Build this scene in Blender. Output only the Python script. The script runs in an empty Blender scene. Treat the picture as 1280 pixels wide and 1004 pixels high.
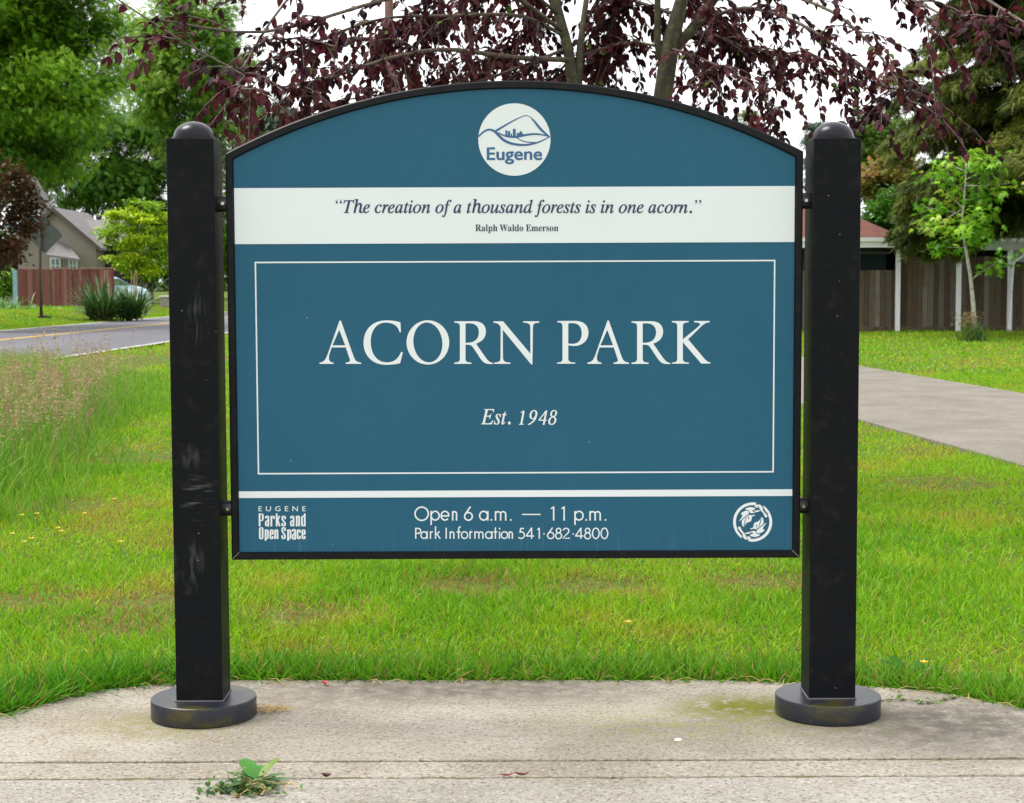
import bpy, math, random
import numpy as np
from mathutils import Vector, Matrix
from mathutils.geometry import tessellate_polygon
R = math.radians
rng = np.random.default_rng(7)
random.seed(7)
S = bpy.context.scene
COL = S.collection

# ---------------------------------------------------------------- camera
CAM_H = 1.45
PITCH = R(4.05)
ROLL = R(-0.22)
FPX = 2060.0                     # focal length in pixels of a 1280 px wide frame
cam_data = bpy.data.cameras.new("camera")
cam_data.lens = FPX / 1280 * 36
cam_data.sensor_width = 36
cam_data.clip_start = 0.05
cam_data.clip_end = 3000
cam_data.dof.use_dof = True
cam_data.dof.focus_distance = 5.45
cam_data.dof.aperture_fstop = 13
cam = bpy.data.objects.new("camera", cam_data)
COL.objects.link(cam)
CAM_R = (Matrix.Rotation(math.pi / 2 - PITCH, 4, 'X') @ Matrix.Rotation(ROLL, 4, 'Z'))
cam.matrix_world = Matrix.Translation((0, 0, CAM_H)) @ CAM_R
S.camera = cam

# ---------------------------------------------------------------- light
SUN_EL, SUN_AZ = R(62), R(-78)    # azimuth clockwise from +Y: high on the left, behind thin cloud
world = bpy.data.worlds.new("World")
S.world = world
world.use_nodes = True
wn = world.node_tree
bg = wn.nodes["Background"]
sky = wn.nodes.new("ShaderNodeTexSky")
sky.sky_type = 'NISHITA'
sky.sun_disc = False
sky.sun_elevation = SUN_EL
sky.sun_rotation = SUN_AZ
sky.air_density = 1.0
sky.dust_density = 6.0
sky.ozone_density = 1.0
whs = wn.nodes.new("ShaderNodeHueSaturation")
whs.inputs['Saturation'].default_value = 0.16     # overcast
wn.links.new(sky.outputs[0], whs.inputs['Color'])
# a thin, nearly even cloud deck over the sky
wcl = wn.nodes.new("ShaderNodeTexNoise"); wcl.inputs['Scale'].default_value = 1.6; wcl.inputs['Detail'].default_value = 4
wtc = wn.nodes.new("ShaderNodeTexCoord"); wn.links.new(wtc.outputs['Generated'], wcl.inputs[0])
wrm = wn.nodes.new("ShaderNodeMapRange"); wrm.inputs[1].default_value = .3; wrm.inputs[2].default_value = .7; wrm.inputs[3].default_value = .72; wrm.inputs[4].default_value = .95
wn.links.new(wcl.outputs[0], wrm.inputs[0])
wmx = wn.nodes.new("ShaderNodeMix"); wmx.data_type = 'RGBA'
wn.links.new(wrm.outputs[0], wmx.inputs['Factor']); wn.links.new(whs.outputs[0], wmx.inputs['A'])
wmx.inputs['B'].default_value = (9.0, 9.1, 9.4, 1)
wn.links.new(wmx.outputs['Result'], bg.inputs[0])
bg.inputs[1].default_value = 0.15
sun_d = bpy.data.lights.new("sun", 'SUN')
sun_d.energy = 2.6
sun_d.angle = R(26)
sun_d.color = (1.0, 0.96, 0.9)
sun = bpy.data.objects.new("sun", sun_d)
COL.objects.link(sun)
sd = Vector((math.sin(SUN_AZ) * math.cos(SUN_EL), math.cos(SUN_AZ) * math.cos(SUN_EL), math.sin(SUN_EL)))
sun.rotation_euler = sd.to_track_quat('Z', 'Y').to_euler()
S.view_settings.view_transform = 'Standard'
S.view_settings.look = 'None'
S.view_settings.exposure = 0.5
S.view_settings.gamma = 1.0
S.cycles.max_bounces = 6
S.cycles.diffuse_bounces = 3
S.cycles.glossy_bounces = 3
S.cycles.transmission_bounces = 3
S.cycles.use_denoising = True

# ---------------------------------------------------------------- helpers
_R3 = CAM_R.to_3x3()
def ray(px, py):
    d = _R3 @ Vector(((px - 640) / FPX, (502 - py) / FPX, -1))
    return d
def at(px, py, Y):
    """the point at depth Y that the photograph shows at (px, py)"""
    d = ray(px, py)
    k = Y / d.y
    return Vector((d.x * k, Y, CAM_H + d.z * k))
def ground(px, py, z=0.0):
    d = ray(px, py)
    k = (z - CAM_H) / d.z
    return Vector((d.x * k, d.y * k, z))

def smooth(a, b, x):
    t = np.clip((x - a) / (b - a), 0, 1)
    return t * t * (3 - 2 * t)

_lat = rng.random((256, 256))
def vnoise(x, y, s=1.0):
    x = np.asarray(x) * s + 57.3; y = np.asarray(y) * s + 91.7
    i = np.floor(x).astype(int); j = np.floor(y).astype(int)
    u = x - i; v = y - j
    u = u * u * (3 - 2 * u); v = v * v * (3 - 2 * v)
    a = _lat[i % 256, j % 256]; b = _lat[(i + 1) % 256, j % 256]
    c = _lat[i % 256, (j + 1) % 256]; d = _lat[(i + 1) % 256, (j + 1) % 256]
    return (a * (1 - u) + b * u) * (1 - v) + (c * (1 - u) + d * u) * v

# -- materials
MATS = {}
def mat(name, base=(0.5, 0.5, 0.5), rough=0.6, attr=False, transl=0.0, metal=0.0, spec=0.5, noise=None, bump=None, coat=0.0):
    """noise = (scale, colour2, lo, hi[, stretch]) mixes a second colour in; bump = (scale, strength, distance)"""
    if name in MATS: return MATS[name]
    m = bpy.data.materials.new(name); m.use_nodes = True
    nt = m.node_tree; N = nt.nodes; L = nt.links
    p = N["Principled BSDF"]
    p.inputs['Roughness'].default_value = rough
    p.inputs['Metallic'].default_value = metal
    p.inputs['Specular IOR Level'].default_value = spec
    p.inputs['Coat Weight'].default_value = coat
    src = None
    if attr:
        a = N.new('ShaderNodeAttribute'); a.attribute_name = 'col'; src = a.outputs['Color']
    else:
        c = N.new('ShaderNodeRGB'); c.outputs[0].default_value = (*base, 1); src = c.outputs[0]
    tc = N.new('ShaderNodeTexCoord')
    if noise:
        for nz in (noise if isinstance(noise, list) else [noise]):
            mp = N.new('ShaderNodeMapping'); mp.inputs['Scale'].default_value = nz[4] if len(nz) > 4 else (1, 1, 1)
            L.new(tc.outputs['Object'], mp.inputs[0])
            t = N.new('ShaderNodeTexNoise'); t.inputs['Scale'].default_value = nz[0]; t.inputs['Detail'].default_value = 6
            t.inputs['Roughness'].default_value = 0.65
            L.new(mp.outputs[0], t.inputs[0])
            rr = N.new('ShaderNodeMapRange'); rr.inputs[1].default_value = nz[2]; rr.inputs[2].default_value = nz[3]
            L.new(t.outputs[0], rr.inputs[0])
            mx = N.new('ShaderNodeMix'); mx.data_type = 'RGBA'
            L.new(rr.outputs[0], mx.inputs['Factor']); L.new(src, mx.inputs['A']); mx.inputs['B'].default_value = (*nz[1], 1)
            src = mx.outputs['Result']
    L.new(src, p.inputs['Base Color'])
    if bump:
        t = N.new('ShaderNodeTexNoise'); t.inputs['Scale'].default_value = bump[0]; t.inputs['Detail'].default_value = 5
        L.new(tc.outputs['Object'], t.inputs[0])
        b = N.new('ShaderNodeBump'); b.inputs['Strength'].default_value = bump[1]; b.inputs['Distance'].default_value = bump[2]
        L.new(t.outputs[0], b.inputs['Height']); L.new(b.outputs[0], p.inputs['Normal'])
    if transl:
        tr = N.new('ShaderNodeBsdfTranslucent'); L.new(src, tr.inputs[0])
        ms = N.new('ShaderNodeMixShader'); ms.inputs[0].default_value = transl
        L.new(p.outputs[0], ms.inputs[1]); L.new(tr.outputs[0], ms.inputs[2])
        L.new(ms.outputs[0], N['Material Output'].inputs[0])
    MATS[name] = m
    return m

# -- objects
def tag(o, label=None, cat=None, group=None, kind=None):
    if label: o['label'] = label
    if cat: o['category'] = cat
    if group: o['group'] = group
    if kind: o['kind'] = kind
    return o
def thing(name, label, cat, loc=(0, 0, 0), group=None, rz=0):
    o = bpy.data.objects.new(name, None); COL.objects.link(o)
    o.location = loc; o.rotation_euler = (0, 0, rz); o.empty_display_size = 0.2
    return tag(o, label, cat, group)
def link(name, me, parent=None):
    o = bpy.data.objects.new(name, me); COL.objects.link(o)
    if parent is not None: o.parent = parent
    return o
def put(o, parent):
    """parent keeping the world place of geometry that was built in world coordinates"""
    o.parent = parent
    o.matrix_parent_inverse = parent.matrix_basis.inverted()
    return o

class MB:
    """collects shapes in world coordinates and links them as one mesh object"""
    def __init__(s): s.v = []; s.f = []; s.c = []
    def add(s, vs, fs, c=None):
        n = len(s.v); s.v += [tuple(v) for v in vs]; s.f += [tuple(i + n for i in f) for f in fs]
        s.c += [c if c is not None else (0.5, 0.5, 0.5)] * len(vs)
        return s
    def box(s, x0, x1, y0, y1, z0, z1, c=None):
        return s.add([(x0, y0, z0), (x1, y0, z0), (x1, y1, z0), (x0, y1, z0), (x0, y0, z1), (x1, y0, z1), (x1, y1, z1), (x0, y1, z1)],
              [(0, 3, 2, 1), (4, 5, 6, 7), (0, 1, 5, 4), (1, 2, 6, 5), (2, 3, 7, 6), (3, 0, 4, 7)], c)
    def prism(s, poly, y0, y1, c=None):
        """poly in (x, z), pushed from y0 to y1"""
        n = len(poly)
        return s.add([(x, y0, z) for x, z in poly] + [(x, y1, z) for x, z in poly],
              [tuple(range(n))[::-1], tuple(range(n, 2 * n))] + [(i, (i + 1) % n, n + (i + 1) % n, n + i) for i in range(n)], c)
    def slab(s, poly, z0, z1, c=None):
        n = len(poly)
        return s.add([(x, y, z0) for x, y in poly] + [(x, y, z1) for x, y in poly],
              [tuple(range(n))[::-1], tuple(range(n, 2 * n))] + [(i, (i + 1) % n, n + (i + 1) % n, n + i) for i in range(n)], c)
    def tube(s, pts, rad, seg=7, c=None, cap=True):
        pts = [Vector(p) for p in pts]; n = len(pts)
        if not hasattr(rad, '__len__'): rad = [rad] * n
        vs = []; up = None
        for i, p in enumerate(pts):
            d = (pts[min(i + 1, n - 1)] - pts[max(i - 1, 0)]).normalized()
            if up is None:
                up = Vector((0, 0, 1)) if abs(d.z) < 0.9 else Vector((1, 0, 0))
            x = d.cross(up).normalized(); y = x.cross(d).normalized(); up = y
            for k in range(seg):
                a = 2 * math.pi * k / seg
                vs.append(p + (x * math.cos(a) + y * math.sin(a)) * rad[i])
        fs = [(i * seg + k, i * seg + (k + 1) % seg, (i + 1) * seg + (k + 1) % seg, (i + 1) * seg + k) for i in range(n - 1) for k in range(seg)]
        if cap: fs += [tuple(range(seg))[::-1], tuple(range((n - 1) * seg, n * seg))]
        return s.add(vs, fs, c)
    def lathe(s, prof, cx, cy, seg=48, c=None):
        """prof = (r, z) from bottom to top"""
        vs = []; n = len(prof)
        for r, z in prof:
            for k in range(seg):
                a = 2 * math.pi * k / seg
                vs.append((cx + r * math.cos(a), cy + r * math.sin(a), z))
        fs = [(i * seg + k, i * seg + (k + 1) % seg, (i + 1) * seg + (k + 1) % seg, (i + 1) * seg + k) for i in range(n - 1) for k in range(seg)]
        fs += [tuple(range(seg))[::-1], tuple(range((n - 1) * seg, n * seg))]
        return s.add(vs, fs, c)
    def build(s, name, m, parent=None, smooth=False, bevel=0, auto=None, keep=True):
        me = bpy.data.meshes.new(name); me.from_pydata(s.v, [], s.f); me.update()
        if any(c != (0.5, 0.5, 0.5) for c in s.c):
            a = me.color_attributes.new('col', 'FLOAT_COLOR', 'POINT')
            a.data.foreach_set('color', np.array([(*c, 1) for c in s.c], dtype=np.float32).ravel())
        me.materials.append(m)
        if smooth: me.polygons.foreach_set('use_smooth', [True] * len(me.polygons))
        o = link(name, me)
        if auto is not None:
            me.polygons.foreach_set('use_smooth', [True] * len(me.polygons))
            me.set_sharp_from_angle(angle=R(auto))
        if bevel:
            b = o.modifiers.new('edge', 'BEVEL'); b.width = bevel; b.segments = 2; b.limit_method = 'ANGLE'; b.angle_limit = R(40)
        if parent is not None: put(o, parent)
        return o

def fast_mesh(name, V, F, m, parent=None, C=None, smooth=False):
    V = np.ascontiguousarray(V, dtype=np.float32); F = np.ascontiguousarray(F, dtype=np.int32)
    k = F.shape[1]
    me = bpy.data.meshes.new(name)
    me.vertices.add(len(V)); me.vertices.foreach_set('co', V.ravel())
    me.loops.add(F.size); me.loops.foreach_set('vertex_index', F.ravel())
    me.polygons.add(len(F)); me.polygons.foreach_set('loop_start', np.arange(0, F.size, k, dtype=np.int32))
    if smooth: me.polygons.foreach_set('use_smooth', np.ones(len(F), dtype=bool))
    if C is not None:
        a = me.color_attributes.new('col', 'FLOAT_COLOR', 'POINT')
        C4 = np.ones((len(V), 4), dtype=np.float32); C4[:, :3] = C
        a.data.foreach_set('color', C4.ravel())
    me.update(calc_edges=True)
    me.materials.append(m)
    o = link(name, me)
    if parent is not None: put(o, parent)
    return o

def nrm(a): return a / (np.linalg.norm(a, axis=-1, keepdims=True) + 1e-9)
def frames(d, n):
    """rotation matrices whose y axis runs along d and whose z axis is near n"""
    d = nrm(d); x = nrm(np.cross(d, n)); z = np.cross(x, d)
    return np.stack([x, d, z], axis=-1)
def scatter(T, F, pos, rot, scale):
    """copies the template (T verts, F faces) to every pos/rot/scale; returns verts, faces, index of the copy per vertex"""
    n = len(pos); k = len(T)
    sc = np.asarray(scale)
    if sc.ndim == 1: sc = sc[:, None, None]
    else: sc = sc[:, None, :]
    P = np.einsum('nij,nkj->nki', rot, T[None] * sc) + pos[:, None, :]
    FF = (F[None] + (np.arange(n) * k)[:, None, None]).reshape(-1, F.shape[1])
    return P.reshape(-1, 3), FF, np.repeat(np.arange(n), k)

# leaf templates: length along y from 0 to 1, z up
KITE = (np.array([[0, 0, 0], [.3, .45, .07], [0, 1, -.05], [-.3, .45, .07]], float), np.array([[0, 1, 2], [0, 2, 3]]))
def _ovate(w=.29, n=5, droop=.3):
    ts = np.linspace(0, 1, n + 1); V = []; F = []
    for t in ts:
        h = w * math.sin(math.pi * t ** .85) ** .8 if 0 < t < 1 else 0.004
        z = -droop * t * t
        V += [[-h, t, z + h * .35], [0, t, z], [h, t, z + h * .35]]
    for i in range(n):
        a = 3 * i
        for q in ((a, a + 1, a + 4, a + 3), (a + 1, a + 2, a + 5, a + 4)):
            F += [[q[0], q[1], q[2]], [q[0], q[2], q[3]]]
    return np.array(V), np.array(F)
OVATE = _ovate()
def _maple():
    pts = []
    lob = [(-100, .55), (-75, .22), (-52, .8), (-28, .34), (0, 1.0), (28, .34), (52, .8), (75, .22), (100, .55)]
    for a, r in lob: pts.append([r * math.sin(R(a)) * .8, .3 + r * math.cos(R(a)) * .7, -.12 * r * r])
    V = [[0, 0, 0], [0, .32, .06]] + pts
    F = [[1, i, i + 1] for i in range(2, len(V) - 1)] + [[1, 0, 2], [1, len(V) - 1, 0]]
    return np.array(V, float), np.array(F)
MAPLE = _maple()
def _frond(n=5):
    """a small twig of leaflets"""
    V = []; F = []
    for i in range(n):
        t = i / (n - 1)
        for s in ((-1, 1) if i < n - 1 else (0,)):
            a = s * R(62 - 20 * t); l = .42 * (1 - .3 * t)
            y0 = t * .72; z0 = -.25 * t * t
            d = np.array([math.sin(a), math.cos(a), -.25 * abs(s)]); x = np.array([math.cos(a), -math.sin(a), .1])
            p = np.array([0, y0, z0]); k = len(V)
            V += [p, p + d * l * .5 + x * l * .24, p + d * l, p + d * l * .5 - x * l * .24]
            F += [[k, k + 1, k + 2], [k, k + 2, k + 3]]
    return np.array(V, float), np.array(F)
FROND = _frond()
def _blade(seg, bend):
    V = []; F = []
    for i in range(seg):
        t = i / seg; w = .5 * (1 - .75 * t ** 1.6)
        V += [[-w, bend * t * t, t * (1 - .18 * bend * t)], [w, bend * t * t, t * (1 - .18 * bend * t)]]
    V.append([0, bend, 1 - .18 * bend])
    for i in range(seg - 1):
        a = 2 * i; F += [[a, a + 1, a + 3], [a, a + 3, a + 2]]
    F.append([2 * seg - 2, 2 * seg - 1, 2 * seg])
    return np.array(V, float), np.array(F)

def rand_dirs(n, up=0.0):
    d = rng.normal(size=(n, 3)); d = nrm(d); d[:, 2] += up
    return nrm(d)
def mixcol(cols, w):
    """cols list of rgb, w in 0..1 -> piecewise mix"""
    cols = np.array(cols, float); k = len(cols) - 1
    w = np.clip(w, 0, .9999) * k; i = w.astype(int); f = (w - i)[:, None]
    return cols[i] * (1 - f) + cols[i + 1] * f

def foliage(pos, clump_w, T, size, cols, up=.9, hang=0.0, jit=.35, out=None):
    n = len(pos)
    d = rand_dirs(n)
    if out is not None: d = nrm(d * .8 + out)
    d[:, 2] = d[:, 2] * .6 - hang; d = nrm(d)
    nn = rand_dirs(n) * .55 + np.array([0, 0, up])
    rot = frames(d, nn)
    V, F, idx = scatter(T[0], T[1], pos, rot, size)
    w = np.clip(clump_w + rng.normal(size=n) * jit * .5, 0, 1)
    C = mixcol(cols, w) * rng.uniform(.78, 1.2, (n, 1))
    return V, F, C[idx]

def limb(mb, a, b, r0, r1, n=6, wob=.12, sag=0.0, seg=7):
    a = Vector(a); b = Vector(b); L = (b - a).length
    pts = []; rad = []
    o = Vector((random.uniform(-1, 1), random.uniform(-1, 1), random.uniform(-.5, .5))) * wob * L
    for i in range(n + 1):
        t = i / n
        p = a.lerp(b, t) + o * math.sin(math.pi * t) + Vector((random.uniform(-1, 1), random.uniform(-1, 1), random.uniform(-1, 1))) * wob * L * .12 * (0 < i < n)
        p.z -= sag * L * t * t - sag * L * t if sag else 0
        pts.append(p); rad.append(r0 + (r1 - r0) * t ** .8)
    mb.tube(pts, rad, seg)
    return pts

def tree(name, label, base, height, r0, cc, cr, clumps, per, size, cols, T=FROND, bark='bark', clump_r=.28, up=.9, hang=.1,
         limbs=9, group=None, cat='tree', transl=.45, flat=.7, shell=.45, lean=(0, 0), big=None, gloss=.45):
    """cc/cr = centre and radii of the crown in world metres"""
    root = thing(name, label, cat, base, group)
    base = Vector(base); cc = Vector(cc); cr = Vector(cr)
    top = Vector((cc.x + lean[0], cc.y + lean[1], cc.z + cr.z * .35))
    mb = MB()
    tp = limb(mb, base - Vector((0, 0, .1)), top, r0, r0 * .25, 8, .04, seg=10)
    u = rand_dirs(clumps); rad = rng.uniform(shell ** 3, 1, clumps) ** (1 / 3)
    ctr = np.array(cc) + u * rad[:, None] * np.array(cr) * .86
    for i in range(min(limbs, clumps)):
        q = Vector(ctr[i]); k = random.randint(2, 6)
        s = tp[k]
        if s.z > q.z + .3: s = tp[2]
        limb(mb, s, q, r0 * .33, r0 * .05, 6, .08)
    mb.build('trunk', mat(*BARKS[bark][0], **BARKS[bark][1]), root, smooth=True)
    n = clumps * per
    ci = np.repeat(np.arange(clumps), per)
    cs = rng.uniform(.65, 1.25, clumps) * clump_r * (cr.x + cr.y + cr.z) / 3
    off = rng.normal(size=(n, 3)) * .52
    off[:, 2] *= flat
    pos = ctr[ci] + off * cs[ci][:, None]
    pos = pos[pos[:, 2] > base.z + .15]; ci = ci[:len(pos)]
    cw = rng.random(clumps)[ci]
    sz = size * rng.uniform(.7, 1.3, len(pos))
    V, F, C = foliage(pos, cw, T, sz, cols, up, hang, out=nrm(pos - np.array(cc)) * .5)
    fast_mesh('crown', V, F, mat('leaf_' + name, attr=True, rough=gloss, transl=transl, spec=.35), root, C)
    return root
BARKS = {'bark': (('bark', (.07, .055, .04)), dict(rough=.9, noise=(14, (.16, .14, .1), .45, .7, (1, 1, .25)), bump=(30, .6, .02))),
         'white': (('pale_bark', (.42, .40, .34)), dict(rough=.8, noise=(18, (.12, .1, .06), .52, .66, (1, 1, .6)), bump=(40, .4, .01))),
         'plum': (('plum_bark', (.042, .036, .024)), dict(rough=.85, noise=[(22, (.095, .092, .028), .45, .65), (60, (.03, .025, .02), .55, .7, (1, 1, 3))], bump=(60, .7, .01)))}
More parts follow.
